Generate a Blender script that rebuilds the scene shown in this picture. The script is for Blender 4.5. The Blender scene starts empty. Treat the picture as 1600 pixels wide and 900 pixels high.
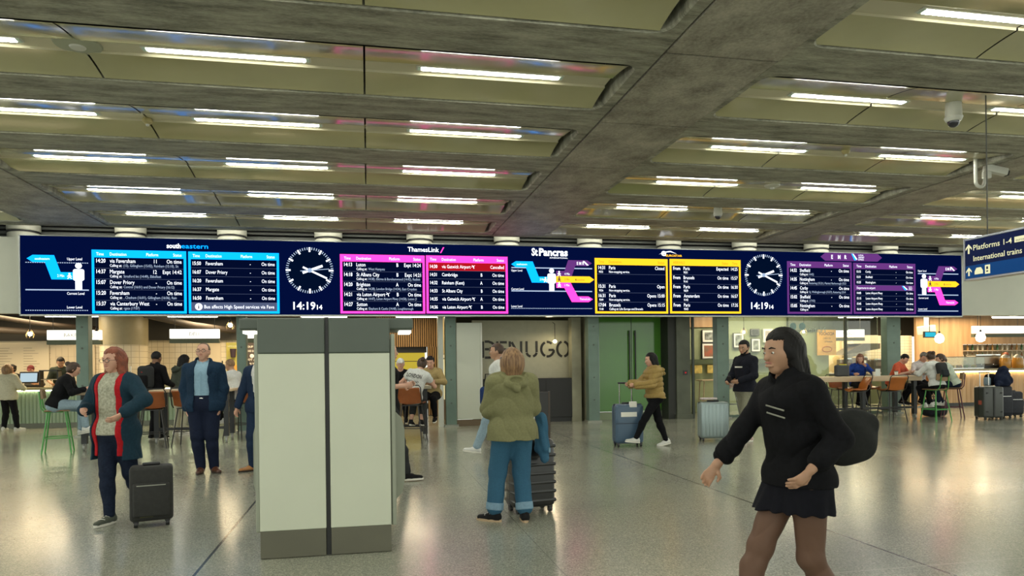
import bpy, bmesh, math, random
import numpy as np
from mathutils import Vector, Matrix, Euler
random.seed(7)
SC = bpy.context.scene
COL = SC.collection
PI = math.pi
def R(d): return d * PI / 180.0

# ------------------------------------------------------------------ camera
FPX, EYE, YAW, ROLL = 1109.0, 1.45, math.atan(225 / 1109.0), 0.0123
cam_d = bpy.data.cameras.new('camera')
cam = bpy.data.objects.new('camera', cam_d); COL.objects.link(cam)
cam_d.sensor_width = 36.0; cam_d.lens = 36.0 * FPX / 1600.0
cam_d.shift_y = (569 - 450) / 1600.0
cam_d.clip_start = 0.05; cam_d.clip_end = 200
cam.location = (0, 0, EYE)
cam.rotation_euler = (Matrix.Rotation(-YAW, 3, 'Z') @ Matrix.Rotation(R(90), 3, 'X') @ Matrix.Rotation(-ROLL, 3, 'Z')).to_euler()
SC.camera = cam
SC.view_settings.view_transform = 'Standard'
SC.view_settings.look = 'None'
SC.view_settings.exposure = 0.0
SC.view_settings.gamma = 1.0
SC.view_settings.use_curve_mapping = False

# ------------------------------------------------------------------ world and light levels
W = bpy.data.worlds.new('world'); SC.world = W; W.use_nodes = True
W.node_tree.nodes['Background'].inputs[0].default_value = (0.88, 0.92, 0.82, 1)
W.node_tree.nodes['Background'].inputs[1].default_value = 1.85
TUBE_E = 46.0
SHOP_E = 16.0
SCREEN_E = 1.25      # LED board

def area_light(name, loc, sx, sy, power, color, rot=(0, 0, 0)):
    l = bpy.data.lights.new(name, 'AREA'); l.shape = 'RECTANGLE'; l.size = sx; l.size_y = sy
    l.energy = power; l.color = color
    o = bpy.data.objects.new(name, l); o.location = loc; o.rotation_euler = rot; COL.objects.link(o)
    return o
WARM = (1.0, 0.77, 0.46)
for x_ in (-3.4, 4.2, 11.8):
    area_light('void_fill', (x_, 16.55, 4.24), 7.4, .06, 60, (1, .95, .8), (R(118), 0, 0))  # unseen lamps added behind the board top to brighten the column heads
area_light('shop_light', (-9.0, 20.4, 2.9), 3.2, 1.2, 190, WARM)
area_light('shop_light', (-3.4, 21.0, 2.9), 2.6, 1.2, 170, WARM)
area_light('shop_light', (0.8, 19.2, 2.88), 1.6, 1.0, 60, WARM)
area_light('shop_light', (11.3, 18.0, 2.9), 4.0, .8, 120, (1, .85, .6))
area_light('shop_light', (14.3, 20.6, 2.88), 3.2, 1.8, 330, WARM)
area_light('shop_light', (19.0, 20.3, 2.88), 4.5, 1.4, 210, WARM)

# ------------------------------------------------------------------ pixel of the photograph -> place in the hall
def _ray(u, v):
    x, y = u - 800.0, v - 569.0
    c, s = math.cos(ROLL), math.sin(ROLL)
    x, y = x * c - y * s, y * c + x * s
    ca, sa = math.cos(YAW), math.sin(YAW)
    return (x / FPX * ca + sa, -x / FPX * sa + ca, -y / FPX)
def onY(u, v, Y):
    d = _ray(u, v); t = Y / d[1]; return d[0] * t, EYE + d[2] * t
def onF(u, v, z=0.0):
    d = _ray(u, v); t = (z - EYE) / d[2]; return d[0] * t, d[1] * t

# ------------------------------------------------------------------ materials
MATS = {}
def mat(name, col, rough=0.6, metal=0.0, emit=0.0, ecol=None, var=0.0, scale=8.0, bump=0.0, coat=0.0, spec=0.5, alpha=1.0, trans=0.0, kind=None, col2=None):
    if name in MATS: return MATS[name]
    m = bpy.data.materials.new(name); m.use_nodes = True; MATS[name] = m
    nt = m.node_tree; N = nt.nodes; L = nt.links; b = N['Principled BSDF']
    b.inputs['Base Color'].default_value = (*col, 1)
    b.inputs['Roughness'].default_value = rough
    b.inputs['Metallic'].default_value = metal
    b.inputs['Specular IOR Level'].default_value = spec
    b.inputs['Coat Weight'].default_value = coat
    b.inputs['Coat Roughness'].default_value = 0.12
    b.inputs['Transmission Weight'].default_value = trans
    b.inputs['Alpha'].default_value = alpha
    if emit:
        b.inputs['Emission Color'].default_value = (*(ecol or col), 1)
        b.inputs['Emission Strength'].default_value = emit
    tc = N.new('ShaderNodeTexCoord')
    if var or kind:
        n = N.new('ShaderNodeTexNoise'); n.inputs['Scale'].default_value = scale; n.inputs['Detail'].default_value = 5
        L.new(tc.outputs['Object'], n.inputs['Vector'])
        if kind == 'grain':
            mp = N.new('ShaderNodeMapping'); mp.inputs['Scale'].default_value = (1, 1, 0.08) if not col2 else (1, 1, 0.1)
            L.new(tc.outputs['Object'], mp.inputs['Vector']); L.new(mp.outputs[0], n.inputs['Vector'])
        if kind == 'grainx':
            mp = N.new('ShaderNodeMapping'); mp.inputs['Scale'].default_value = (0.08, 1, 1)
            L.new(tc.outputs['Object'], mp.inputs['Vector']); L.new(mp.outputs[0], n.inputs['Vector'])
        r = N.new('ShaderNodeValToRGB')
        a_ = col2 or tuple(max(0, c * (1 - var)) for c in col)
        b_ = col if col2 else tuple(min(1, c * (1 + var)) for c in col)
        r.color_ramp.elements[0].position = 0.32; r.color_ramp.elements[1].position = 0.68
        r.color_ramp.elements[0].color = (*a_, 1); r.color_ramp.elements[1].color = (*b_, 1)
        L.new(n.outputs['Fac'], r.inputs['Fac']); L.new(r.outputs[0], b.inputs['Base Color'])
        if bump:
            bp = N.new('ShaderNodeBump'); bp.inputs['Strength'].default_value = bump; bp.inputs['Distance'].default_value = 0.01
            L.new(n.outputs['Fac'], bp.inputs['Height']); L.new(bp.outputs[0], b.inputs['Normal'])
    return m

def tile_mat(name, col, groutcol, w, h, rough=0.25, mort=0.006, plane='xz'):
    m = bpy.data.materials.new(name); m.use_nodes = True
    nt = m.node_tree; N = nt.nodes; L = nt.links; b = N['Principled BSDF']
    tc = N.new('ShaderNodeTexCoord'); mp = N.new('ShaderNodeMapping')
    if plane == 'xz': mp.inputs['Rotation'].default_value = (R(90), 0, 0)
    L.new(tc.outputs['Object'], mp.inputs['Vector'])
    br = N.new('ShaderNodeTexBrick'); br.offset = 0.0
    br.inputs['Scale'].default_value = 1.0; br.inputs['Mortar Size'].default_value = mort
    br.inputs['Brick Width'].default_value = w; br.inputs['Row Height'].default_value = h
    br.inputs['Color1'].default_value = (*col, 1); br.inputs['Color2'].default_value = (*[c * .93 for c in col], 1)
    br.inputs['Mortar'].default_value = (*groutcol, 1)
    L.new(mp.outputs[0], br.inputs['Vector']); L.new(br.outputs['Color'], b.inputs['Base Color'])
    b.inputs['Roughness'].default_value = rough
    return m

def emis(name, col, s):
    if name in MATS: return MATS[name]
    m = bpy.data.materials.new(name); m.use_nodes = True; MATS[name] = m
    N = m.node_tree.nodes; L = m.node_tree.links; N.remove(N['Principled BSDF'])
    e = N.new('ShaderNodeEmission'); e.inputs[0].default_value = (*col, 1); e.inputs[1].default_value = s
    L.new(e.outputs[0], N['Material Output'].inputs[0])
    return m

def floor_mat():
    m = bpy.data.materials.new('terrazzo'); m.use_nodes = True
    N = m.node_tree.nodes; L = m.node_tree.links; b = N['Principled BSDF']
    tc = N.new('ShaderNodeTexCoord')
    v = N.new('ShaderNodeTexVoronoi'); v.inputs['Scale'].default_value = 115
    n = N.new('ShaderNodeTexNoise'); n.inputs['Scale'].default_value = 0.7; n.inputs['Detail'].default_value = 6
    n2 = N.new('ShaderNodeTexNoise'); n2.inputs['Scale'].default_value = 160; n2.inputs['Detail'].default_value = 2
    for t in (v, n, n2): L.new(tc.outputs['Object'], t.inputs['Vector'])
    r1 = N.new('ShaderNodeValToRGB'); e = r1.color_ramp.elements
    e[0].position = 0.0; e[0].color = (0.18, 0.185, 0.15, 1); e[1].position = 1.0; e[1].color = (0.47, 0.465, 0.39, 1)
    x = e.new(0.55); x.color = (0.30, 0.305, 0.25, 1)
    L.new(v.outputs['Color'], r1.inputs['Fac'])
    r2 = N.new('ShaderNodeValToRGB'); r2.color_ramp.elements[0].position = .3; r2.color_ramp.elements[1].position = .7
    r2.color_ramp.elements[0].color = (0.84, .85, .86, 1); r2.color_ramp.elements[1].color = (1.05, 1.04, .98, 1)
    L.new(n.outputs['Fac'], r2.inputs['Fac'])
    mx = N.new('ShaderNodeMix'); mx.data_type = 'RGBA'; mx.blend_type = 'MULTIPLY'; mx.inputs[0].default_value = 1
    L.new(r1.outputs[0], mx.inputs[6]); L.new(r2.outputs[0], mx.inputs[7])
    sp = N.new('ShaderNodeSeparateXYZ'); L.new(tc.outputs['Object'], sp.inputs[0])
    def mth(op, a, bb=None):
        k = N.new('ShaderNodeMath'); k.operation = op
        for i, q in enumerate((a, bb)):
            if q is None: continue
            if isinstance(q, (int, float)): k.inputs[i].default_value = q
            else: L.new(q, k.inputs[i])
        return k.outputs[0]
    def line(co, off, period, w):
        s = mth('SUBTRACT', co, off); s = mth('DIVIDE', s, period); s = mth('FRACT', mth('ADD', s, 100.5))
        s = mth('ABSOLUTE', mth('SUBTRACT', s, 0.5)); return mth('LESS_THAN', s, w / period)
    j1 = line(sp.outputs['X'], -1.21, 5.04, 0.011)
    j2 = line(sp.outputs['Y'], 9.35, 5.04, 0.008)
    j3 = line(sp.outputs['X'], 1.31, 5.04, 0.003); j4 = line(sp.outputs['Y'], 6.83, 5.04, 0.003)
    m1 = N.new('ShaderNodeMix'); m1.data_type = 'RGBA'; L.new(j1, m1.inputs[0]); L.new(mx.outputs[2], m1.inputs[6]); m1.inputs[7].default_value = (.045, .05, .045, 1)
    m2 = N.new('ShaderNodeMix'); m2.data_type = 'RGBA'; L.new(mth('MULTIPLY', j2, .55), m2.inputs[0]); L.new(m1.outputs[2], m2.inputs[6]); m2.inputs[7].default_value = (.42, .42, .35, 1)
    m3 = N.new('ShaderNodeMix'); m3.data_type = 'RGBA'; L.new(mth('MULTIPLY', mth('MAXIMUM', j3, j4), .6), m3.inputs[0]); L.new(m2.outputs[2], m3.inputs[6]); m3.inputs[7].default_value = (.1, .11, .09, 1)
    L.new(m3.outputs[2], b.inputs['Base Color'])
    rr = N.new('ShaderNodeMapRange'); rr.inputs[3].default_value = 0.13; rr.inputs[4].default_value = 0.24
    L.new(n.outputs['Fac'], rr.inputs[0]); L.new(rr.outputs[0], b.inputs['Roughness'])
    b.inputs['Specular IOR Level'].default_value = 0.62
    bp = N.new('ShaderNodeBump'); bp.inputs['Strength'].default_value = 0.06; bp.inputs['Distance'].default_value = 0.002
    L.new(n2.outputs['Fac'], bp.inputs['Height']); L.new(bp.outputs[0], b.inputs['Normal'])
    return m

def concrete_mat(name, c1, c2, stretch):
    m = bpy.data.materials.new(name); m.use_nodes = True; MATS[name] = m
    N = m.node_tree.nodes; L = m.node_tree.links; b = N['Principled BSDF']
    tc = N.new('ShaderNodeTexCoord'); mp = N.new('ShaderNodeMapping'); mp.inputs['Scale'].default_value = stretch
    L.new(tc.outputs['Object'], mp.inputs[0])
    n = N.new('ShaderNodeTexNoise'); n.inputs['Scale'].default_value = 1.6; n.inputs['Detail'].default_value = 9; n.inputs['Roughness'].default_value = .68
    f = N.new('ShaderNodeTexNoise'); f.inputs['Scale'].default_value = 26; f.inputs['Detail'].default_value = 3
    L.new(mp.outputs[0], n.inputs['Vector']); L.new(mp.outputs[0], f.inputs['Vector'])
    a = N.new('ShaderNodeMath'); a.operation = 'MULTIPLY_ADD'; L.new(f.outputs['Fac'], a.inputs[0]); a.inputs[1].default_value = .35; L.new(n.outputs['Fac'], a.inputs[2])
    r = N.new('ShaderNodeValToRGB'); r.color_ramp.elements[0].position = .5; r.color_ramp.elements[1].position = .86
    r.color_ramp.elements[0].color = (*c1, 1); r.color_ramp.elements[1].color = (*c2, 1)
    L.new(a.outputs[0], r.inputs[0]); L.new(r.outputs[0], b.inputs['Base Color'])
    bp = N.new('ShaderNodeBump'); bp.inputs['Strength'].default_value = .25; bp.inputs['Distance'].default_value = .012
    L.new(a.outputs[0], bp.inputs['Height']); L.new(bp.outputs[0], b.inputs['Normal'])
    b.inputs['Roughness'].default_value = .62
    return m

# ------------------------------------------------------------------ mesh helpers
def rotm(r): return Euler(r).to_matrix() if not isinstance(r, Matrix) else r
class MB:
    def __init__(s): s.v = []; s.f = []
    def add(s, vs, fs):
        n = len(s.v); s.v += [tuple(p) for p in vs]; s.f += [tuple(i + n for i in f) for f in fs]; return s
    def box(s, c, d, rot=None):
        x, y, z = d[0] / 2, d[1] / 2, d[2] / 2
        vs = [(-x, -y, -z), (x, -y, -z), (x, y, -z), (-x, y, -z), (-x, -y, z), (x, -y, z), (x, y, z), (-x, y, z)]
        if rot is not None:
            M = rotm(rot); vs = [M @ Vector(v) for v in vs]
        vs = [(v[0] + c[0], v[1] + c[1], v[2] + c[2]) for v in vs]
        return s.add(vs, [(0, 3, 2, 1), (4, 5, 6, 7), (0, 1, 5, 4), (1, 2, 6, 5), (2, 3, 7, 6), (3, 0, 4, 7)])
    def bb(s, x0, x1, y0, y1, z0, z1): return s.box(((x0 + x1) / 2, (y0 + y1) / 2, (z0 + z1) / 2), (abs(x1 - x0), abs(y1 - y0), abs(z1 - z0)))
    def rbox(s, c, d, r, seg=3, rot=None):
        """box with all edges rounded"""
        bm = bmesh.new(); bmesh.ops.create_cube(bm, size=1.0)
        for v in bm.verts: v.co = Vector((v.co.x * d[0], v.co.y * d[1], v.co.z * d[2]))
        bmesh.ops.bevel(bm, geom=bm.edges[:], offset=min(r, min(d) * .49), segments=seg, profile=.5, affect='EDGES')
        M = rotm(rot) if rot is not None else Matrix.Identity(3)
        bm.verts.ensure_lookup_table(); bm.verts.index_update()
        s.add([M @ v.co + Vector(c) for v in bm.verts], [[v.index for v in f.verts] for f in bm.faces]); bm.free(); return s
    def tube(s, pts, r, n=8, closed=False, caps=True):
        pts = [Vector(p) for p in pts]; m = len(pts)
        rs = r if isinstance(r, (list, tuple)) else [r] * m
        base = len(s.v); up = None
        for i, p in enumerate(pts):
            a = pts[(i - 1) % m] if (i > 0 or closed) else p; b = pts[(i + 1) % m] if (i < m - 1 or closed) else p
            t = (b - a).normalized()
            if up is None:
                up = Vector((0, 0, 1)) if abs(t.z) < .9 else Vector((1, 0, 0))
            x = up.cross(t)
            if x.length < 1e-4: x = Vector((1, 0, 0)).cross(t)
            x.normalize(); y = t.cross(x).normalized(); up = y
            for k in range(n):
                q = 2 * PI * k / n
                s.v.append(tuple(p + (x * math.cos(q) + y * math.sin(q)) * rs[i]))
        for i in range(m if closed else m - 1):
            j = (i + 1) % m
            for k in range(n):
                k2 = (k + 1) % n
                s.f.append((base + i * n + k, base + i * n + k2, base + j * n + k2, base + j * n + k))
        if caps and not closed:
            s.f.append(tuple(base + k for k in range(n))[::-1]); s.f.append(tuple(base + (m - 1) * n + k for k in range(n)))
        return s
    def lathe(s, prof, c=(0, 0, 0), n=24, rot=None):
        M = rotm(rot) if rot is not None else Matrix.Identity(3)
        vs = []
        for r, z in prof:
            for k in range(n):
                q = 2 * PI * k / n; vs.append(M @ Vector((r * math.cos(q), r * math.sin(q), z)) + Vector(c))
        fs = []
        for i in range(len(prof) - 1):
            for k in range(n):
                k2 = (k + 1) % n; fs.append((i * n + k, i * n + k2, (i + 1) * n + k2, (i + 1) * n + k))
        fs.append(tuple(range(n))[::-1]); fs.append(tuple((len(prof) - 1) * n + k for k in range(n)))
        return s.add(vs, fs)
    def prism(s, pts, o, u, w, depth):
        """polygon pts in (a,b) -> o + a*u + b*w, extruded along u x w by depth"""
        o, u, w = Vector(o), Vector(u), Vector(w); nn = u.cross(w).normalized() * depth
        a = [o + u * p[0] + w * p[1] for p in pts]; b = [p + nn for p in a]; k = len(a)
        fs = [tuple(range(k))[::-1], tuple(range(k, 2 * k))] + [(i, (i + 1) % k, k + (i + 1) % k, k + i) for i in range(k)]
        return s.add(a + b, fs)
    def build(s, name, m, parent=None, loc=None, smooth=False, rz=None, bevel=0):
        me = bpy.data.meshes.new(name); me.from_pydata(s.v, [], s.f)
        if smooth or bevel:
            bm = bmesh.new(); bm.from_mesh(me)
            if bevel:
                ed = [e for e in bm.edges if len(e.link_faces) == 2 and e.calc_face_angle(0) > .6]
                bmesh.ops.bevel(bm, geom=ed, offset=bevel, segments=2, profile=.5, affect='EDGES')
            for f in bm.faces: f.smooth = bool(smooth)
            if smooth:
                for e in bm.edges:
                    if len(e.link_faces) == 2 and e.calc_face_angle(0) > .7: e.smooth = False
            bm.to_mesh(me); bm.free()
        me.materials.append(m)
        o = bpy.data.objects.new(name, me); COL.objects.link(o)
        if parent: o.parent = parent
        if loc is not None: o.location = loc
        if rz is not None: o.rotation_euler = (0, 0, rz)
        return o
def tag(o, label, cat=None, group=None, kind=None):
    if label: o['label'] = label
    if cat: o['category'] = cat
    if group: o['group'] = group
    if kind: o['kind'] = kind
    return o
def thing(name, label, cat, loc=(0, 0, 0), rz=0, group=None):
    o = bpy.data.objects.new(name, None); COL.objects.link(o); o.location = loc; o.rotation_euler = (0, 0, rz)
    return tag(o, label, cat, group)
def struct(o): o['kind'] = 'structure'; return o
def dup(root, loc=None, rz=None, label=None, group=None):
    r = root.copy(); COL.objects.link(r)
    if loc is not None: r.location = loc
    if rz is not None: r.rotation_euler = (0, 0, rz)
    if label: r['label'] = label
    if group: r['group'] = group
    for ch in list(root.children):
        c = ch.copy(); COL.objects.link(c); c.parent = r
        for g in ch.children:
            d = g.copy(); COL.objects.link(d); d.parent = c
    return r

# text as flat geometry: returns (verts, faces) in (x, z) with the anchor at the baseline
_tc = bpy.data.curves.new('t', 'FONT'); _to = bpy.data.objects.new('t', _tc); _tcache = {}
def text_geo(t, bold=0.0):
    if (t, bold) in _tcache: return _tcache[(t, bold)]
    _tc.body = t; _tc.size = 1.0; _tc.resolution_u = 2; _tc.offset = bold; _tc.align_x = 'LEFT'
    me = bpy.data.meshes.new_from_object(_to)
    v = [(p.co.x, p.co.y) for p in me.vertices]; f = [tuple(q.vertices) for q in me.polygons]
    bpy.data.meshes.remove(me)
    x0 = min([p[0] for p in v] or [0]); x1 = max([p[0] for p in v] or [1])
    _tcache[(t, bold)] = ([(p[0] - x0, p[1]) for p in v], f, x1 - x0)
    return _tcache[(t, bold)]
def put_text(mb, t, o, u, w, h, align='l', width=None, bold=0.0):
    """h = cap height; u along the line, w up; width = forced total width"""
    v, f, wd = text_geo(t, bold); s = h / 0.71; sx = s if width is None else width / max(wd, 1e-6)
    W_ = wd * sx; off = {'l': 0, 'c': -W_ / 2, 'r': -W_}[align]
    o, u, w = Vector(o), Vector(u), Vector(w)
    mb.add([o + u * (p[0] * sx + off) + w * (p[1] * s) for p in v], f)
    return W_
# ================================================================== structure
M_conc = concrete_mat('ribbed_concrete', (.13, .128, .096), (.46, .45, .35), (1, 4.5, 1))
M_conc2 = concrete_mat('beam_concrete', (.17, .155, .12), (.48, .45, .36), (1.2, 1, 1))
M_dark = mat('plenum_dark', (.012, .012, .014), .9)
M_panel = mat('coffer_panel', (.44, .415, .22), .13, var=.05, scale=1.5, spec=1.0)
M_ledge = mat('light_trough', (.58, .54, .38), .4, coat=.2)
M_tube = emis('tube_light', (.99, 1.0, .89), TUBE_E)
M_tubecap = mat('tube_cap', (.55, .7, .62), .3)
M_white = mat('white_metal', (.62, .62, .55), .45)
M_steel = mat('painted_steel', (.13, .19, .155), .42, metal=.2, var=.12, scale=3)
M_panelgrey = mat('bulkhead_panel', (.44, .45, .37), .38, var=.03, scale=2)
M_black = mat('black_metal', (.012, .012, .012), .4)
M_blackp = mat('black_plastic', (.018, .018, .02), .35)
M_chrome = mat('chrome', (.6, .6, .58), .2, metal=1)

struct(MB().bb(-22, 32, -8, 25, -.2, 0).build('floor', floor_mat()))
ZC = 4.4
def rrect(x0, x1, y0, y1, r, n=6):
    out = []
    for cx, cy, a0, X, Y in ((x1 - r, y0 + r, -90, x1, y0), (x1 - r, y1 - r, 0, x1, y1), (x0 + r, y1 - r, 90, x0, y1), (x0 + r, y0 + r, 180, x0, y0)):
        for i in range(n + 1):
            t = R(a0 + 90 * i / n); out.append((cx + r * math.cos(t), cy + r * math.sin(t), X, Y, i / n, a0))
    return out
bays = [(-14.5, -6.5), (-5.2, 2.8), (4.0, 9.4), (10.35, 15.75), (17.0, 22.4)]
rows = [6.65 + 1.95 * k for k in range(-5, 5)]
cm = MB()
def coffer(mb, X0, X1, Y0, Y1, x0, x1, y0, y1):
    pts = rrect(x0, x1, y0, y1, .17)
    inner = [(p[0], p[1]) for p in pts]; outer = []
    for (px, py, cx, cy, t, a0) in pts:
        OX = X1 if cx == x1 else X0; OY = Y1 if cy == y1 else Y0
        hor_first = a0 in (-90, 90)       # arc starts on a horizontal side
        if t == .5: q = (OX, OY)
        elif (t < .5) == hor_first: q = (px + (OX - px) * (t * 2 if t < .5 else (1 - t) * 2), OY)
        else: q = (OX, py + (OY - py) * (t * 2 if t < .5 else (1 - t) * 2))
        outer.append(q)
    n = len(pts); vs = [(*q, ZC) for q in outer] + [(*q, ZC) for q in inner]
    ctr = ((x0 + x1) / 2, (y0 + y1) / 2)
    vs += [(q[0] - .015 * (1 if q[0] > ctr[0] else -1), q[1] - .012 * (1 if q[1] > ctr[1] else -1), ZC + .02) for q in inner]
    vs += [(q[0] - .02 * (1 if q[0] > ctr[0] else -1), q[1] - .014 * (1 if q[1] > ctr[1] else -1), ZC + .42) for q in inner]
    fs = []
    for a in range(3):
        for i in range(n):
            j = (i + 1) % n; fs.append((a * n + i, a * n + j, (a + 1) * n + j, (a + 1) * n + i))
    mb.add(vs, fs)
for bx0, bx1 in bays:
    for y in rows:
        coffer(cm, bx0, bx1, y - .335, y + 1.615, bx0 + .07, bx1 - .12, y, y + 1.28)
ceil = struct(cm.build('ceiling', M_conc))
cb = MB()
for bx0, bx1 in ((-6.5, -5.2), (2.8, 4.0), (9.4, 10.35), (15.75, 17.0)):
    y = rows[0] - .335
    while y < 16:
        cb.bb(bx0 + .018, bx1 - .018, y + .014, min(y + 1.936, 16.07), ZC - .012, ZC + .3); y += 1.95
cb.build('beam', M_conc2, ceil)
MB().bb(-14.6, 23, -4, 16.06, ZC + .42, ZC + .5).build('upper_slab', M_dark, ceil)
MB().bb(-14.6, 23, 15.98, 16.07, ZC - .01, ZC + .42).build('edge_rib', M_conc, ceil)

# coffer linings and their tubes
def lining(bx0, bx1, y):
    x0, x1 = bx0 + .02, bx1 - .2; ya, yb = y + .06, y + 1.245
    far = MB(); joints = {(-5.2): (-2.6, 0.0), 4.0: (5.92, 7.7)}.get(bx0, (bx0 + 2.65, bx0 + 5.3))
    xs = [x0] + [j for j in joints if j < x1 - .1] + [x1]
    tr = MB()
    for a, b in zip(xs[:-1], xs[1:]):
        a += .010; b -= .010
        def prof(t): return ZC + .012 + .07 * math.sin(PI * t) ** .85
        N_ = 12; t0 = .40; t1 = .62
        for lo, hi in ((0.0, t0), (t1, 1.0)):
            vs = []; fs = []
            for i in range(N_ + 1):
                t = lo + (hi - lo) * i / N_; yy = ya + (yb - ya) * t
                vs += [(a, yy, prof(t)), (b, yy, prof(t))]
            for i in range(N_): fs.append((2 * i, 2 * i + 1, 2 * i + 3, 2 * i + 2))
            far.add(vs, fs)
        z = prof(t0) + .024; zl = prof(t0) - .002
        tr.add([(a, ya + (yb - ya) * t0, z), (b, ya + (yb - ya) * t0, z), (b, ya + (yb - ya) * t1, z), (a, ya + (yb - ya) * t1, z),
                (a, ya + (yb - ya) * t0, zl), (b, ya + (yb - ya) * t0, zl), (b, ya + (yb - ya) * t1, zl), (a, ya + (yb - ya) * t1, zl)], [(0, 1, 2, 3), (0, 4, 5, 1), (2, 6, 7, 3)])
    o = far.build('coffer_panel', M_panel, ceil, smooth=True); tr.build('light_trough', M_ledge, o)
    return prof
prof = None
for bx0, bx1 in bays:
    for y in rows: lining(bx0, bx1, y)
ZT = ZC + .012 + .07 + .015
lt = thing('ceiling_light', '', 'ceiling light', (0, 0, ZT), 0)
MB().rbox((0, 0, .004), (1.56, .10, .02), .004, 2).build('lamp_housing', M_white, lt)
MB().bb(-.765, -.735, -.036, .036, -.012, -.006).bb(.735, .765, -.036, .036, -.012, -.006).build('end_cap', M_tubecap, lt)
MB().rbox((0, 0, -.009), (1.45, .066, .01), .003, 2).build('tube', M_tube, lt, smooth=True)
first = True
xs_by_bay = {-14.5: (-12.9, -10.2, -7.6), -5.2: (-3.87, -1.3, 1.3), 4.0: (5.53, 8.24), 10.35: (12.4, 15.0), 17.0: (18.6, 21.2)}
ordn = ['nearest the board', 'second row back from the board', 'third row back from the board', 'fourth row back from the board', 'fifth row back from the board', 'row over the viewer']
bayn = {-14.5: 'far left bay', -5.2: 'wide middle bay', 4.0: 'bay right of the big beam', 10.35: 'bay beyond the second beam', 17.0: 'last bay at the right'}
for bx0, bx1 in bays:
    for k, y in enumerate(rows):
        if y < -1: continue
        for i, x in enumerate(xs_by_bay[bx0]):
            r_ = 9 - k
            pos = ['left', 'middle', 'right'][i] if len(xs_by_bay[bx0]) == 3 else ['left', 'right'][i]
            rown = ordn[r_] if r_ < 6 else 'row behind the viewer'
            lab = f'white tube light, {pos} one in the {bayn[bx0]}, {rown}'
            lab = ' '.join(lab.split()[:16])
            o = lt if first else dup(lt, group='tube lights in the ceiling coffers')
            first = False
            o.location = (x, y + .66, ZT); o['label'] = lab; o['group'] = 'tube lights in the ceiling coffers'

# bulkhead behind and beside the board, and the void above it
struct(MB().bb(-22, 32, 16.36, 16.48, 2.62, 4.2).build('wall_bulkhead', M_panelgrey))
struct(MB().bb(-22, 32, 18.6, 18.7, 2.95, 5.2).build('wall_void', M_dark))
struct(MB().bb(-22, 32, 15.9, 18.7, 5.2, 5.3).build('ceiling_void', M_dark))
pipe = MB()
for z, y, r in ((4.52, 17.75, .045), (4.66, 17.9, .03), (4.4, 17.7, .06)):
    pipe.tube([(-22, y, z), (32, y, z)], r, 8)
tag(pipe.build('service_pipes', mat('pipe_grey', (.12, .13, .12), .5), smooth=True), 'long thin grey service pipes running in the dark gap above the departure board', 'pipe')
M_stub = mat('column_head', (.42, .43, .36), .6, var=.08, scale=5)
for i in range(14):
    x = -7.35 + 2.155 * i - 4.31 * (1 if i > 12 else 0) * 0
    o = thing('column_head', '', 'column', (x, 17.35, 3.1), 0, 'pale column heads above the board')
    MB().lathe([(.31, 0), (.31, 1.33), (.29, 1.34), (.29, 1.39), (.32, 1.4), (.32, 2.1)], n=32).build('shaft', M_stub, o, smooth=True)
    MB().lathe([(.315, 1.345), (.315, 1.38)], n=32).build('band', M_black, o)
    where = ['above the left bulkhead panel', 'over the dark-blue left board end', 'over the first blue timetable', 'over the left clock', 'over the first pink timetable',
             'over the second pink timetable', 'just left of the middle route map logo', 'over the first yellow timetable', 'over the second yellow timetable',
             'above the right clock', 'above the purple pill logo', 'at the right end of the board', 'behind the blue hanging sign', 'above the far right bulkhead'][i]
    o['label'] = 'pale round column head with black band ' + where
# ceiling edge strips of light just under the board
sl = thing('strip_light', '', 'strip light', (0, 17.3, 2.63), 0, 'strip lights under the board')
MB().bb(-.55, .55, -.05, .05, .02, .06).bb(-.02, .02, -.85, 0, .02, .05).build('lamp_housing', M_white, sl)
MB().rbox((0, 0, 0), (1.06, .07, .04), .015, 2).build('tube', emis('strip_tube', (1, .95, .75), SHOP_E), sl, smooth=True)
for n_, (x, l) in enumerate(((-6.4, 'far left, by the steel post'), (-3.9, 'left, above the deli counter'), (-1.0, 'above the panel stand'), (1.2, 'right of the panel stand'), (13.2, 'above the long wooden table'), (18.2, 'above the bar counter'))):
    o = sl if n_ == 0 else dup(sl); o.location = (x, 17.3, 2.63); o['label'] = 'thin white strip light under the board, ' + l
for n_, (x, w_, l) in enumerate(((-5.96, .24, 'left, beside the green stool'), (-2.75, .2, 'behind the left shoulder of the panel stand'), (1.91, .25, 'middle, beside the blank white panel'), (5.42, .28, 'left of the green glass doors'), (8.86, .33, 'in front of the framed pictures'), (13.84, .42, 'behind the orange shirt'))):
    o = thing('steel_post', 'green-grey painted square steel post ' + l, 'post', (x, 16.75, 0), 0, 'steel posts under the bulkhead')
    MB().bb(-w_ / 2, w_ / 2, -.12, .12, .04, 2.62).build('shaft', M_steel, o, bevel=.01)
    MB().bb(-w_ / 2 - .04, w_ / 2 + .04, -.16, .16, 0, .045).build('base_plate', mat('plate_steel', (.3, .31, .26), .4, metal=.5), o)
    bo = MB()
    for z in (.55, 1.1, 1.9, 2.35): bo.lathe([(.022, 0), (.022, .012)], (0.0, -.12, z), 12, rot=(R(90), 0, 0))
    bo.build('bolts', mat('bolt_steel', (.1, .12, .1), .5, metal=.6), o)
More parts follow.
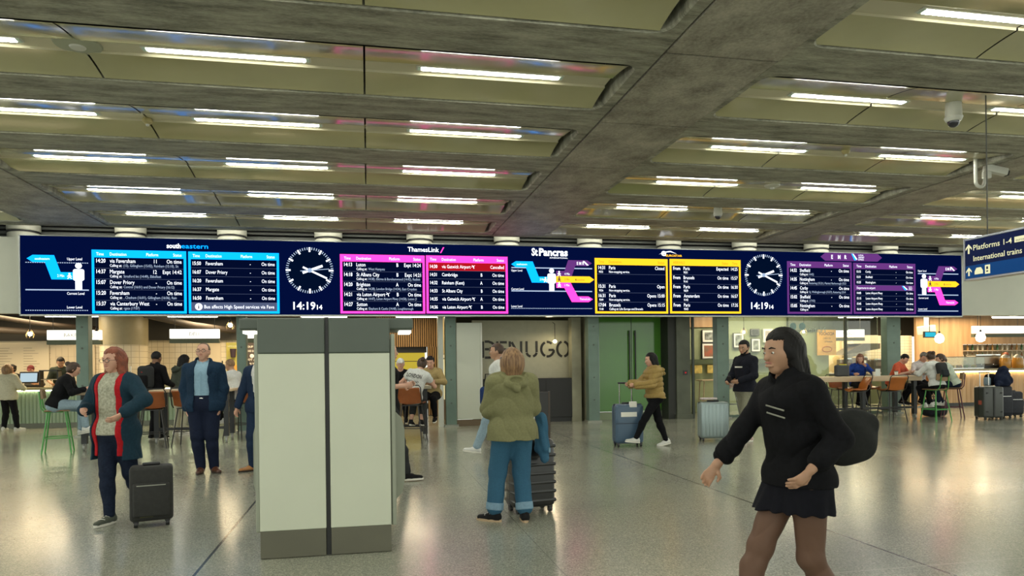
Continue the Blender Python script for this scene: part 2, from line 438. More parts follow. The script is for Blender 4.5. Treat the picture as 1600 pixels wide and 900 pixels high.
# ================================================================== the departure board
YB = 16.12
def bp(u, v):
    x, z = onY(u, v, YB); return x, z
NAVY = emis('screen_navy', (0.0006, 0.0035, .034), SCREEN_E)
NAVY2 = emis('screen_dark_row', (0.0008, 0.003, .020), SCREEN_E)
TXT = emis('screen_text', (.88, .92, 1.0), SCREEN_E * 1.5)
TXT2 = emis('screen_small_text', (.42, .52, .70), SCREEN_E)
CYAN = emis('screen_cyan', (.003, .43, 1.45), SCREEN_E * 1.25)
PINK = emis('screen_pink', (1.5, .065, .56), SCREEN_E * 1.25)
YEL = emis('screen_yellow', (1.15, .59, .02), SCREEN_E * 1.15)
PURP = emis('screen_purple', (.105, .028, .16), SCREEN_E * 1.2)
RED = emis('screen_red', (.40, .006, .012), SCREEN_E)
GREYROW = emis('screen_grey_row', (.075, .095, .17), SCREEN_E)
DYEL = emis('screen_dim_yellow', (.42, .27, .01), SCREEN_E)
board = thing('departure_board', 'very wide dark-blue electronic departure board with clocks, timetables and route maps', 'departure board', (0, YB, 0))
BX0, BX1, BZ0, BZ1 = -6.89, 15.48, 2.60, 4.19
MB().bb(BX0 - .03, BX1 + .03, .02, .22, BZ0 - .04, BZ1 + .02).build('casing', mat('board_casing', (.09, .1, .1), .4, metal=.4), board)
tr = MB(); tr.bb(BX0 - .03, BX1 + .03, -.02, .02, BZ0 - .045, BZ0 - .015).bb(BX0 - .03, BX1 + .03, -.02, .02, BZ1 + .0, BZ1 + .018).bb(BX0 - .035, BX0 - .01, -.02, .03, BZ0 - .04, BZ1 + .018).bb(BX1 + .01, BX1 + .035, -.02, .03, BZ0 - .04, BZ1 + .018)
tr.build('edge_trim', mat('trim_grey', (.4, .42, .4), .35, metal=.5), board)
MB().bb(BX0 - .01, BX1 + .01, 0, .02, BZ0 - .015, BZ1).build('screen', NAVY, board)
U3, W3 = (1, 0, 0), (0, 0, 1)
class Lay:
    """flat shapes on the screen, one mesh per colour"""
    def __init__(s, y): s.y = y; s.m = {}
    def mb(s, c): return s.m.setdefault(c, MB())
    def rect(s, c, x0, x1, z0, z1, d=0): s.mb(c).bb(x0, x1, s.y - d - .004, s.y - d, z0, z1)
    def poly(s, c, pts, d=0): s.mb(c).prism(pts, (0, s.y - d - .004, 0), U3, W3, -.003)
    def text(s, c, t, x, z, h, align='l', width=None, bold=0.0, d=.006): return put_text(s.mb(c), t, (x, s.y - d, z), U3, W3, h, align, width if width is not None else text_geo(t, bold)[2] * h / .71 * .75, bold)
    def build(s, parent, names):
        out = []
        for c, m in s.m.items(): out.append(m.build(names.get(c, 'text'), c, parent))
        return out
def trim_text(t, h, maxw):
    while t and text_geo(t)[2] * h / .71 * .75 > maxw: t = t[:-1]
    return t
def table(name, u0, v0, u1, v1, colr, heads, rows_, label, hcol=None, calling=True, special=None, arr=False):
    x0, z1 = bp(u0, v0); x1, z0 = bp(u1, v1)
    L_ = Lay(0); w = .05; hh = .16
    L_.rect(colr, x0, x1, z0, z1); root = None
    L_.rect(NAVY2, x0 + w, x1 - w, z0 + w, z1 - hh, .004)
    ih = z1 - hh - z0 - w; n = len(rows_); rh = ih / n; W_ = x1 - x0
    hc = hcol or TXT
    cx = dict(time=x0 + .09, dest=x0 + W_ * .19, plat=x0 + W_ * .70, stat=x1 - .09)
    if arr: cx['dest'] = x0 + W_ * .19; cx['plat'] = x1 - W_ * .18
    for key, t in heads: L_.text(hc, t, cx[key], z1 - .118, .066, 'l' if key in ('time', 'dest') else 'r', d=.008)
    for i, r in enumerate(rows_):
        zt = z1 - hh - i * rh
        if i: L_.rect(GREYROW, x0 + w, x1 - w, zt - .003, zt + .003, .006)
        if r is None: continue
        if r[0] == 'band':
            L_.rect(PURP, x0 + w, x1 - w, zt - rh, zt, .006); L_.text(TXT, r[1], x0 + .09, zt - rh * .72, rh * .42, d=.012)
            airport_mark(L_, x1 - .42, zt - rh * .9, rh * .8); continue
        if r[0] == 'info':
            L_.rect(GREYROW, x0 + w, x1 - w, zt - rh, zt, .006)
            zc_ = zt - rh / 2; L_.poly(TXT, [(x0 + .2 + .075 * math.cos(k * PI / 8), zc_ + .075 * math.sin(k * PI / 8)) for k in range(16)], .008)
            L_.rect(NAVY2, x0 + .19, x0 + .21, zc_ - .045, zc_ + .02, .013); L_.rect(NAVY2, x0 + .19, x0 + .21, zc_ + .03, zc_ + .05, .013)
            L_.text(TXT, r[1], x0 + .31, zc_ - .035, .075, width=x1 - w - .06 - x0 - .31, d=.012); continue
        big = .083 if calling else min(.083, rh * .42)
        zb = zt - (rh * .48 if calling else rh * .68)
        if len(r) > 5: L_.rect(RED, x0 + w, x1 - w, zt - rh, zt, .006)
        L_.text(TXT, r[0], cx['time'], zb, big, bold=.008, d=.012)
        dw = L_.text(TXT, r[1].replace('@', ''), cx['dest'], zb, big, d=.012)
        if '@' in r[1]: plane_mark(L_, cx['dest'] + dw + .06, zb + big * .45, big * .55)
        L_.text(TXT, r[2], cx['plat'] - (.03 if not arr else 0), zb, big, 'r', d=.012)
        L_.text(TXT, r[3], cx['stat'], zb, big, 'r', d=.012)
        if calling and r[4]:
            t = r[4]; a = L_.text(TXT, t[0], cx['dest'] if t[0] else cx['dest'], zt - rh * .86, .056, d=.012)
            if len(t) > 1: L_.text(TXT2, trim_text(t[1], .056, x1 - w - .03 - (cx['dest'] + a + .03) if not (len(t) > 2) else 2), cx['dest'] + a + .03 if len(t) < 3 else x1 - w - .55, zt - rh * .86, .056, d=.012)
            if len(t) > 3: L_.text(TXT, t[3], x0 + .1, zt - rh * .86, .05, d=.012)
    fr = L_.m[colr].build('table_frame', colr, board); fr['label'] = label
    for c, m in L_.m.items():
        if c is colr: continue
        nm = {NAVY2: 'table_field', TXT: 'white_text', TXT2: 'small_text', GREYROW: 'row_line', RED: 'red_row', PURP: 'purple_row', DYEL: 'header_text'}.get(c, 'mark')
        m.build(nm, c, fr)
def plane_mark(L_, x, z, s):
    for pts in ([(-1, -.15), (1, .75), (.9, .9), (-1.05, .05)], [(-.1, .15), (.35, -1), (.55, -.9), (.35, .4)], [(-.1, .25), (-.75, .95), (-.55, 1.0), (.25, .45)]):
        L_.poly(TXT, [(x + p[0] * s, z + p[1] * s) for p in pts], .008)
def airport_mark(L_, x, z, h):
    L_.poly(CYAN, [(x, z + h), (x + .03, z + h), (x + .14, z + h * .1), (x + .09, z)], .010)
    L_.poly(TXT, [(x + .035, z + h), (x + .06, z + h), (x + .17, z + h * .2), (x + .14, z + h * .1)], .012)
    for i, t in enumerate(('LUTON', 'AIRPORT', 'EXPRESS')): L_.text(TXT, t, x + .2, z + h * (.68 - .32 * i), h * .24, d=.014)
H4 = [('time', 'Time'), ('dest', 'Destination'), ('plat', 'Platform'), ('stat', 'Status')]
CA = 'Calling at:'
table('a', 143, 390, 292, 490, CYAN, H4, [
    ('14:20', 'via Faversham', '11', 'On time', (CA, '(15), Gillingham (15:02), Rainham (15:10), Sit')),
    ('14:37', 'Margate', '12', 'Expt 14:42', (CA, '      Stratford Int (14:49), Ebbsfleet')),
    ('15:07', 'Dover Priory', '-', 'On time', (CA, 'Central (16:01) and Dover Priory (16:12)')),
    ('15:20', 'Faversham', '-', 'On time', (CA, ', Chatham (16:01), Gillingham (16:06), Rain')),
    ('15:37', 'via Canterbury West', '-', 'On time', (CA, 'rgate (17:07)'))], 'bright blue framed timetable with time, destination, platform and status')
table('b', 294, 393, 437, 490, CYAN, H4, [
    ('15:50', 'Faversham', '-', 'On time', None), ('16:07', 'Dover Priory', '-', 'On time', None), ('16:20', 'Faversham', '-', 'On time', None),
    ('16:37', 'Margate', '-', 'On time', None), ('16:50', 'Faversham', '-', 'On time', None),
    ('info', 'Bus affects High Speed services via Fave')], 'bright blue framed timetable with grey notice row', calling=False)
table('c', 531, 397, 664.5, 490, PINK, H4, [
    ('14:13', 'Luton', 'B', 'Expt 14:24', (CA, '                              West Hampste')),
    ('14:18', 'St Albans City', 'B', 'Expt 14:21', (CA, '14:38), Elstree & Borehamwood (14:42), Radlett')),
    ('14:20', 'Brighton', 'A', 'On time', (CA, '14:28), London Bridge (14:34), East Croydon')),
    ('14:21', 'via Luton Airport@', 'B', 'On time', (CA, '14:47), Luton Airport Pkwy (14:50), Luton (1')),
    ('14:27', 'Sutton', 'A', 'On time', (CA, 'Elephant & Castle (14:40), Loughborough'))], 'pink framed timetable')
table('d', 665.5, 399, 794, 490, PINK, H4, [
    ('14:30', 'via Gatwick Airport@', '', 'Cancelled', None, 1), ('14:31', 'Cambridge', 'B', 'On time', None), ('14:32', 'Rainham (Kent)', 'A', 'On time', None),
    ('14:33', 'St Albans City', 'B', 'On time', None), ('14:35', 'via Gatwick Airport@', 'A', 'On time', None), ('14:36', 'via Luton Airport@', 'B', 'On time', None)],
    'pink framed timetable with red cancelled row', calling=False)
table('e', 929, 403, 1044, 490, YEL, [('time', 'Time'), ('dest', 'Destination'), ('stat', 'Status')], [
    ('14:31', 'Paris', '', 'Closed', ('Non-stopping service.', '', 0, '9032')), None,
    ('15:31', 'Paris', '', 'Open', ('Non-stopping service.', '', 0, '9036')),
    ('16:31', 'Paris', '', 'Opens 15:00', ('Non-stopping service.', '', 0, '9040')),
    ('17:04', 'Brussels', '', 'Opens 15:15', ('Calling at: Lille Europe and Brussels', '', 0, '9148'))], 'yellow framed departures timetable', hcol=DYEL)
table('f', 1046, 404.5, 1158, 490, YEL, [('time', 'ARRIVALS'), ('plat', 'Status'), ('stat', 'Time')], [
    ('From', 'Paris', 'Expected', '14:25', ('9031',)), ('From', 'Brussels', 'On time', '15:57', ('9141',)), ('From', 'Paris', 'On time', '16:30', ('9039',)),
    ('From', 'Amsterdam', 'On time', '16:57', ('9145',)), ('From', 'Paris', 'On time', '17:35', ('9043',))], 'yellow framed arrivals timetable', hcol=DYEL, arr=True)
table('g', 1229.5, 408, 1331.5, 490.5, PURP, H4, [
    ('14:32', 'Sheffield', '-', 'On time', (CA, '14:42)')), ('14:35', 'Nottingham', '-', 'On time', (CA, 'Kettering (15:21), Market Harborough (15:3')),
    ('14:45', 'Corby', '-', 'On time', (CA, 'h), Wellingborough (15:37), Kettering (15:4')), ('15:02', 'Sheffield', '-', 'On time', (CA, '(17:03)')),
    ('15:05', 'Nottingham', '-', 'On time', (CA, ''))], 'purple framed timetable')
table('h', 1333, 410.5, 1431, 490.5, PURP, H4, [
    ('15:15', 'Corby', '-', 'On time', None), ('15:31', 'Sheffield', '-', 'On time', None), ('15:35', 'Nottingham', '-', 'On time', None), ('band', 'Departures to airport  '),
    ('14:45', 'Luton Airport Pkwy', '-', 'On time', None), ('15:15', 'Luton Airport Pkwy', '-', 'On time', None), ('15:45', 'Luton Airport Pkwy', '-', 'On time', None),
    ('16:16', 'Luton Airport Pkwy', '-', 'On time', None)], 'purple framed timetable with airport departures row', calling=False)

# clocks: 14:19:14
CLKF = emis('clock_face', (.0005, .004, .018), SCREEN_E); CLKS = emis('second_hand', (.35, .45, .62), SCREEN_E)
def clock(u, v, ru, tu, tv, lab):
    cx, cz = bp(u, v); r = abs(bp(u + ru, v)[0] - cx)
    f = MB(); f.prism([(cx + r * math.cos(2 * PI * k / 48), cz + r * math.sin(2 * PI * k / 48)) for k in range(48)], (0, -.004, 0), U3, W3, -.003)
    fo = f.build('clock_face', CLKF, board); fo['label'] = lab
    t = MB()
    def bar(m, ang, r0, r1, w, y=-.010):
        s_, c_ = math.sin(ang), math.cos(ang)
        m.prism([(cx + s_ * a + c_ * b, cz + c_ * a - s_ * b) for a, b in ((r0, -w), (r0, w), (r1, w), (r1, -w))], (0, y, 0), U3, W3, -.002)
    for k in range(60):
        if k % 5 == 0: bar(t, k * PI / 30, r * .80, r, .019)
    t.build('hour_marks', TXT, fo)
    t = MB()
    for k in range(60):
        if k % 5: bar(t, k * PI / 30, r * .89, r, .0085)
    t.build('minute_marks', TXT2, fo)
    m = MB(); bar(m, 2 * PI * (14.32 % 12) / 12, -.16, r * .58, .026, -.012); m.build('hour_hand', TXT, fo)
    m = MB(); bar(m, 2 * PI * 19.23 / 60, -.16, r * .80, .02, -.014); m.build('minute_hand', TXT, fo)
    m = MB(); bar(m, 2 * PI * 14.2 / 60, -.2, r * .82, .008, -.016); m.prism([(cx + .05 * math.cos(k * PI / 6), cz + .05 * math.sin(k * PI / 6)) for k in range(12)], (0, -.016, 0), U3, W3, -.002)
    m.build('second_hand', CLKS, fo)
    x, z = bp(tu, tv); m = MB()
    w = put_text(m, '14:19', (x - .36, -.006, z - .09), U3, W3, .165, bold=.018); put_text(m, '14', (x - .36 + w + .03, -.006, z - .09), U3, W3, .10, bold=.02)
    m.build('digital_time', TXT, board)
clock(484, 422.5, 37, 485, 477, 'left round clock face')
clock(1193, 430, 29.2, 1194, 477, 'right round clock face')

# maps of the walking routes
def walker(L_, c, x, z, s):
    L_.poly(c, [(x - .15 * s, z + .75 * s), (x + .15 * s, z + .75 * s), (x + .15 * s, z + .98 * s), (x - .15 * s, z + .98 * s)], .014)
    for pts in ([(-.13, .7), (.15, .7), (.1, .3), (-.1, .3)], [(.1, .35), (.4, .02), (.25, -.02), (-.05, .3)], [(-.1, .35), (-.35, 0), (-.2, -.02), (.05, .3)], [(.1, .65), (.38, .4), (.32, .33), (.08, .52)], [(-.1, .65), (-.38, .42), (-.3, .34), (-.06, .5)]):
        L_.poly(c, [(x + p[0] * s, z + p[1] * s) for p in pts], .014)
def figure(L_, x, z, h):
    L_.poly(TXT, [(x + .115 * h * math.cos(k * PI / 12), z + h * .895 + .105 * h * math.sin(k * PI / 12)) for k in range(24)], .010)
    def rr(x0, x1, z0, z1, r):
        return [(a, b) for a, b, *_ in rrect(x0, x1, z0, z1, r, 5)]
    L_.poly(TXT, rr(x - .19 * h, x + .19 * h, z + .34 * h, z + .77 * h, .07 * h), .010)
    L_.poly(TXT, rr(x - .115 * h, x + .115 * h, z, z + .5 * h, .03 * h), .011)
def level_map(u0, u1, lines, kind, lab):
    L_ = Lay(0)
    for (v, dot) in lines:
        xa, z = bp(u0, v); xb, z2 = bp(u1, v); z = (z + z2) / 2
        if dot:
            k = xa
            while k < xb: L_.rect(TXT2, k, min(k + .025, xb), z - .008, z + .008, .004); k += .042
        else: L_.rect(TXT2, xa, xb, z - .012, z + .012, .004)
    return L_
def arrow(L_, c, P, w, head=None, d=.006):
    """bent ribbon through points P (x,z)"""
    w2 = w / 2
    for (a, b) in zip(P[:-1], P[1:]):
        if abs(a[1] - b[1]) < 1e-6: L_.rect(c, min(a[0], b[0]), max(a[0], b[0]), a[1] - w2, a[1] + w2, d)
        else:
            sg = .07 * (1 if (b[0] - a[0]) * (b[1] - a[1]) > 0 else -1)
            top, bot = (a, b) if a[1] > b[1] else (b, a)
            L_.poly(c, [(top[0] - .11, top[1] + w2), (top[0] + .11, top[1] + w2), (bot[0] + .11, bot[1] - w2), (bot[0] - .11, bot[1] - w2)], d)
    if head:
        x, z, s = head; L_.poly(c, [(x, z + w2), (x + s * .11, z), (x, z - w2)], d)
def route_map(tp, lab):
    if tp == 1:
        L_ = level_map(40, 139, [(410.5, 1), (453, 0), (485, 1)], 0, '')
        x0 = bp(41, 404)[0]; zt = bp(60, 404)[1]; zm = bp(95, 431)[1]; xk = bp(78, 404)[0]; xl = bp(90, 430)[0]
        arrow(L_, CYAN, [(x0 + .12, zt), (xk - .03, zt), (xl, zm), (bp(114, 431)[0], zm)], .15, (x0 + .12, zt, -1))
        L_.text(TXT, 'southeastern', x0 + .16, zt - .025, .05, d=.014); L_.text(TXT, '2 Min', xl + .0, zm - .025, .055, d=.014)
        walker(L_, TXT, bp(109, 431)[0], zm - .06, .12)
        fx, fz = bp(123.5, 453); figure(L_, fx, fz, bp(123, 411)[1] - fz)
        for t, u, v in (('Upper Level', 105, 406.5), ('Current Level', 105, 460.5), ('Lower Level', 105, 482)): x, z = bp(u, v); L_.text(TXT, t, x, z, .055)
    if tp == 2:
        L_ = level_map(799, 925, [(419, 0), (455, 0), (482, 1)], 0, '')
        x0 = bp(798, 413)[0]; zt = bp(815, 413)[1]; zm = bp(840, 437)[1]; xk = bp(827, 413)[0]; xl = bp(838, 430)[0]
        arrow(L_, CYAN, [(x0 + .12, zt), (xk - .03, zt), (xl, zm), (bp(855, 437)[0], zm)], .14, (x0 + .12, zt, -1))
        L_.text(TXT, 'southeastern', x0 + .14, zt - .02, .045, d=.014); L_.text(TXT, '2 Min', xl + .08, zm - .02, .05, d=.014); walker(L_, TXT, bp(852, 437)[0], zm - .06, .12)
        fx, fz = bp(862, 455); figure(L_, fx, fz, bp(862, 419.5)[1] - fz)
        for t, u, v in (('Upper Level', 799, 424), ('Current Level', 799, 453), ('Lower Level', 799, 480)): x, z = bp(u, v); L_.text(TXT, t, x, z, .05)
        xs = (869, 886, 895, 918, 884, 900, 919, 925)
        zs = (428, 411, 436.7, 445.5, 467.5)
    if tp == 3:
        L_ = level_map(1434, 1497, [(428, 0), (461, 0), (486, 0)], 0, '')
        fx, fz = bp(1443.5, 460.5); figure(L_, fx, fz, bp(1443, 428.5)[1] - fz)
        for t, u, v in (('Upper Level', 1434, 424.5), ('Current Level', 1435, 467), ('Lower Level', 1435, 484)): x, z = bp(u, v); L_.text(TXT, t, x, z, .05)
        xs = (1449, 1464, 1472, 1490, 1463, 1473, 1491, 1497)
        zs = (435.5, 420, 444, 452.5, 473)
    if tp > 1:
        X = [bp(u, 440)[0] for u in xs]; Z = [bp(xs[0] + 20, v)[1] for v in zs]
        arrow(L_, PURP, [(X[0], Z[0]), (X[1], Z[0]), (X[2], Z[1]), (X[3], Z[1])], .135, (X[3], Z[1], 1))
        L_.rect(YEL, X[0], X[3] + .05, Z[2] - .075, Z[2] + .075, .010); L_.poly(YEL, [(X[3] + .05, Z[2] + .075), (X[3] + .16, Z[2]), (X[3] + .05, Z[2] - .075)], .010)
        arrow(L_, PINK, [(X[0], Z[3]), (X[4], Z[3]), (X[5], Z[4]), (X[6], Z[4])], .135, (X[6], Z[4], 1))
        L_.text(TXT, 'E M R', X[2] + .1, Z[1] - .04, .07, bold=.015, d=.016); L_.text(TXT, '4 Min', X[0] + .2, Z[0] - .03, .055, d=.016); L_.text(TXT, '1 Min', X[0] + .2, Z[3] - .03, .055, d=.016)
        for zz in (Z[0], Z[3]): walker(L_, TXT, X[0] + .07, zz - .055, .12)
        walker(L_, NAVY, X[0] + .07, Z[2] - .055, .12); L_.text(NAVY, '2 Min', X[0] + .2, Z[2] - .025, .05, d=.018)
        L_.text(NAVY, 'e', X[0] + (X[3] - X[0]) * .6, Z[2] - .03, .07, bold=.02, d=.018); L_.text(NAVY, 'EUROSTAR', X[0] + (X[3] - X[0]) * .66, Z[2] - .03, .035, d=.018)
        L_.text(TXT, 'ThamesLink', X[5] + .08, Z[4] - .02, .05, d=.016)
        L_.poly(TXT, [(X[3] - .12, Z[1] + .05), (X[3] - .08, Z[1] + .05), (X[3] + .03, Z[1] - .05), (X[3] - .02, Z[1] - .05)], .014)
    root = L_.m.pop(TXT2).build('route_map', TXT2, board); root['label'] = lab
    for c, m in L_.m.items(): m.build({TXT: 'white_marks', CYAN: 'blue_route', PINK: 'pink_route', YEL: 'yellow_route', PURP: 'purple_route', NAVY: 'dark_marks'}[c], c, root)
route_map(1, 'route map with one blue arrow'); route_map(2, 'route map with four coloured arrows'); route_map(3, 'small route map with three coloured arrows')

# logos
def logo(items, lab):
    by = {}
    for c, t, x, z, h, w, b in items: put_text(by.setdefault(c, MB()), t, (x, -.006, z), U3, W3, h, width=w, bold=b)
    root = None
    for c, m in by.items():
        o = m.build('logo' if root is None else 'logo_lettering', c, root or board)
        if root is None: root = o; o['label'] = lab
    return root
x0, z0 = bp(260.5, 387.5); xm = bp(282.5, 387)[0]; x1 = bp(324.5, 388)[0]
r_ = logo([(TXT, 'south', x0, z0, .10, xm - x0, .03), (CYAN, 'eastern', xm + .01, z0, .10, x1 - xm, 0.01)], 'white and blue southeastern lettering')
x0, z0 = bp(637, 393); x1 = bp(686, 394)[0]
r_ = logo([(TXT, 'ThamesLink', x0, z0, .105, x1 - x0, .012)], 'white lettering ThamesLink')
m = MB(); m.prism([(x1 + .02, z0 - .02), (x1 + .05, z0 - .02), (x1 + .12, z0 + .11), (x1 + .09, z0 + .11)], (0, -.006, 0), U3, W3, -.003); m.build('slash', PINK, r_)
x0, z0 = bp(830.5, 399); x1 = bp(887, 399)[0]
r_ = logo([(TXT, 'St', x0, z0, .17, (x1 - x0) * .17, .03), (TXT, 'Pancras', x0 + (x1 - x0) * .205, z0, .17, (x1 - x0) * .795, .035), (TXT, 'INTERNATIONAL', x0 + (x1 - x0) * .5, z0 - .065, .03, (x1 - x0) * .5, .01)], 'bold white St Pancras International lettering')
x0, z0 = bp(1033, 399.5)
r_ = logo([(TXT, 'e', x0, z0, .17, .13, .03), (YEL, 'EUROSTAR', x0 + .12, z0 - .02, .05, .42, .02)], 'white e and yellow EUROSTAR lettering')
m = MB(); m.prism([(x0 - .06, z0 + .03), (x0 + .1, z0 + .1), (x0 + .24, z0 + .12), (x0 + .4, z0 + .05), (x0 + .24, z0 + .09), (x0 + .1, z0 + .075)], (0, -.008, 0), U3, W3, -.003); m.build('swoosh', TXT, r_)
x0, zc_ = bp(1282, 401); x1 = bp(1378, 402)[0]
m = MB(); m.prism([(x0, zc_), (x0 + .13, zc_ + .1), (x1 - .13, zc_ + .1), (x1, zc_), (x1 - .13, zc_ - .1), (x0 + .13, zc_ - .1)], (0, -.003, 0), U3, W3, -.003)
pill = m.build('logo_pill', PURP, board); pill['label'] = 'purple pointed pill reading EMR'
L_ = Lay(0)
for i, t in enumerate('EMR'): L_.text(TXT, t, x0 + .3 + i * .19, zc_ - .05, .10, bold=.02, d=.012)
airport_mark(L_, x0 + .88, zc_ - .085, .17); L_.build(pill, {TXT: 'white_marks', CYAN: 'blue_mark'})

# ================================================================== hanging sign, cameras, detectors
SX = 6.87
sign = thing('hanging_sign', 'dark and mid blue hanging sign pointing to Platforms 1-4 and International trains', 'sign', (SX, 0, 2.37))
SB = mat('sign_blue', (.003, .012, .085), .6, spec=.15); SB2 = mat('sign_mid_blue', (.003, .075, .32), .6, spec=.15)
SY = emis('sign_yellow', (.95, .93, .55), .95)  # lettering given its own glow, though the sign is not lit
y0s, y1s = 4.6, 7.08
MB().bb(-.01, .12, y0s, y1s, 0, .46).build('casing', mat('sign_case', (.25, .26, .28), .4, metal=.3), sign)
MB().bb(-.016, -.01, y0s + .01, y1s - .01, .155, .45).build('upper_panel', SB, sign); MB().bb(-.016, -.01, y0s + .01, y1s - .01, .01, .155).build('lower_panel', SB2, sign)
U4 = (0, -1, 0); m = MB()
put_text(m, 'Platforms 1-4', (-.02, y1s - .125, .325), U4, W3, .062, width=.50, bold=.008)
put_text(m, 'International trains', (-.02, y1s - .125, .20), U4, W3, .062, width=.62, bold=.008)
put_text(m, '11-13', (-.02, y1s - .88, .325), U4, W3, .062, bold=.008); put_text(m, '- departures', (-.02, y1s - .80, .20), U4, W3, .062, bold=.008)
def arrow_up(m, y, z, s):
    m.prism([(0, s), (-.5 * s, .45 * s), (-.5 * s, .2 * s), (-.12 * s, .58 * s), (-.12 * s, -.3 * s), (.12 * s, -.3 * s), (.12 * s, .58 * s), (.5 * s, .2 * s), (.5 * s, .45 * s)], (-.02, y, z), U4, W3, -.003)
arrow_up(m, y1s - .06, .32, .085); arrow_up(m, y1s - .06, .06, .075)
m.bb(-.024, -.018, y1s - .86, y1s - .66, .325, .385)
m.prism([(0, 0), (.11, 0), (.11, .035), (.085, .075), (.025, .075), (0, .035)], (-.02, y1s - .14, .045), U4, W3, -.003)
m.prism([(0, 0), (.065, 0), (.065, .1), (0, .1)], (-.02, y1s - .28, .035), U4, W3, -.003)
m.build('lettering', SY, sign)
m = MB(); put_text(m, 'eurostar', (-.026, y1s - .68, .335), U4, W3, .03, width=.15); m.bb(-.028, -.024, y1s - .325, y1s - .305, .085, .115).bb(-.028, -.024, y1s - .325, y1s - .305, .055, .07)
m.build('dark_marks', SB, sign)
MB().bb(-.02, .13, y0s, y1s, .455, .475).bb(-.02, .13, y0s, y1s, -.012, .004).bb(-.02, .13, y1s - .006, y1s + .012, -.012, .475).build('edge_trim', mat('sign_trim', (.5, .52, .55), .3, metal=.6), sign)
rd = MB(); rd.tube([(.05, 6.83, .46), (.05, 6.83, 2.1)], .007, 8).tube([(.05, 5.0, .46), (.05, 5.0, 2.1)], .007, 8); rd.build('hanging_rod', mat('rod_dark', (.06, .06, .05), .5), sign, smooth=True)
def dome(loc, lab, s=1.0):
    o = thing('dome_camera', lab, 'security camera', loc)
    MB().lathe([(.06 * s, .12), (.085 * s, .1), (.09 * s, -.05), (.1 * s, -.07), (.085 * s, -.11), (.07 * s, -.12)], n=24).build('housing', M_white, o, smooth=True)
    MB().lathe([(.068 * s, -.11)] + [(.068 * s * math.cos(t), -.12 - .07 * s * math.sin(t)) for t in (0, .4, .8, 1.2, 1.5)], n=20).build('dome', mat('dome_glass', (.01, .01, .02), .06, coat=1), o, smooth=True)
dome((6.84, 7.2, 4.38), 'white dome security camera with dark lens, upper right coffer near the viewer')
dome((6.76, 12.83, 4.42), 'white dome security camera over the second yellow timetable', .9)
def puck(loc, lab, r, h, m_, cat='smoke detector', name='smoke_detector'):
    o = thing(name, lab, cat, loc)
    MB().lathe([(r * .7, h), (r * .8, h * .4), (r, 0), (r * .95, -h * .5), (r * .5, -h)], n=28).build('body', m_, o, smooth=True)
    MB().lathe([(r * .35, -h * .95), (r * .3, -h * 1.4), (r * .1, -h * 1.5)], n=18).build('sensor', M_white, o, smooth=True)
M_det = mat('detector_beige', (.42, .36, .16), .4)
puck((-2.63, 7.32, 4.5), 'pale flat round disc at the panel joint, upper left', .21, .03, mat('disc_pale', (.36, .38, .27), .5), 'ceiling speaker', 'ceiling_speaker')
puck((-2.6, 9.36, 4.48), 'small beige smoke detector at the panel joint, second row on the left', .06, .05, M_det)
puck((0.03, 9.3, 4.53), 'small flat grey disc at the middle panel joint', .085, .015, M_det, 'ceiling speaker', 'ceiling_speaker')
puck((6.8, 9.08, 4.48), 'small beige smoke detector between two tubes, right bay', .06, .06, M_det)
puck((6.84, 11.05, 4.47), 'round white and brass smoke detector between two tubes, right bay further back', .13, .05, mat('disc_white', (.6, .6, .5), .4))
puck((4.25 + .35, 9.3, 4.53), 'small flat disc near the left end of the third coffer in the right bay', .085, .015, M_det, 'ceiling speaker', 'ceiling_speaker')
cc = thing('wall_camera', 'white box security camera on a white hook-shaped ceiling pole', 'security camera', (9.12, 9.2, 4.53))
cpts = [(0, 0, 0), (0, 0, -.38)] + [(.08 - .08 * math.cos(t), 0, -.38 - .08 * math.sin(t)) for t in (.4, .8, 1.2, 1.57, 2.0, 2.4)] + [(.18, 0, -.32)]
MB().tube(cpts, .026, 12).lathe([(.05, 0), (.05, -.02)], (0, 0, 0.0), 16).build('pole', M_white, cc, smooth=True)
MB().rbox((.33, -.03, -.20), (.34, .12, .11), .02, 2, rot=(0, R(14), R(-12))).build('housing', M_white, cc, smooth=True)
MB().rbox((.50, -.065, -.255), (.03, .09, .08), .01, 2, rot=(0, R(14), R(-12))).build('lens_window', M_blackp, cc)
MB().rbox((.2, 0, -.27), (.1, .1, .12), .02, 2).build('bracket', M_white, cc)
# ================================================================== panel stand in the foreground
M_cream = mat('stand_cream', (.60, .625, .50), .42, var=.02, scale=2)
M_band = mat('stand_grey_green', (.085, .105, .085), .45, var=.04, scale=3)
M_plinth = mat('stand_plinth', (.13, .125, .09), .42, metal=.25, var=.06, scale=3)
M_edge = mat('stand_edge', (.30, .32, .25), .4, metal=.2)
ps = thing('panel_stand', 'tall blank cream two-leaf panel stand with grey-green head and grey plinth', 'display stand', (-.315, 5.62, 0))
def leaf(x0, x1, y):
    MB().rbox(((x0 + x1) / 2, y + .02, .88), (x1 - x0, .05, 1.34), .006, 2).build('leaf_panel', M_cream, ps)
    MB().rbox(((x0 + x1) / 2, y + .025, .106), (x1 - x0 - .004, .055, .206), .004, 2).build('plinth', M_plinth, ps)
    MB().rbox(((x0 + x1) / 2, y + .022, 1.686), (x1 - x0 + .006, .06, .272), .012, 2).build('head_band', M_band, ps)
leaf(-.497, -.012, 0); leaf(.022, .48, .0)
MB().bb(-.50, .50, .05, .34, .20, 1.66).build('core', M_edge, ps); MB().bb(-.012, .022, .03, .06, .0, 1.83).build('gap', M_black, ps)
MB().rbox((-.51, .16, .95), (.035, .30, 1.5), .01, 2).build('side_frame', M_edge, ps); MB().rbox((.505, .16, .95), (.035, .30, 1.5), .01, 2).build('side_frame', M_edge, ps)
MB().bb(-.46, .46, .06, .3, 0, .22).build('inner_plinth', M_plinth, ps)
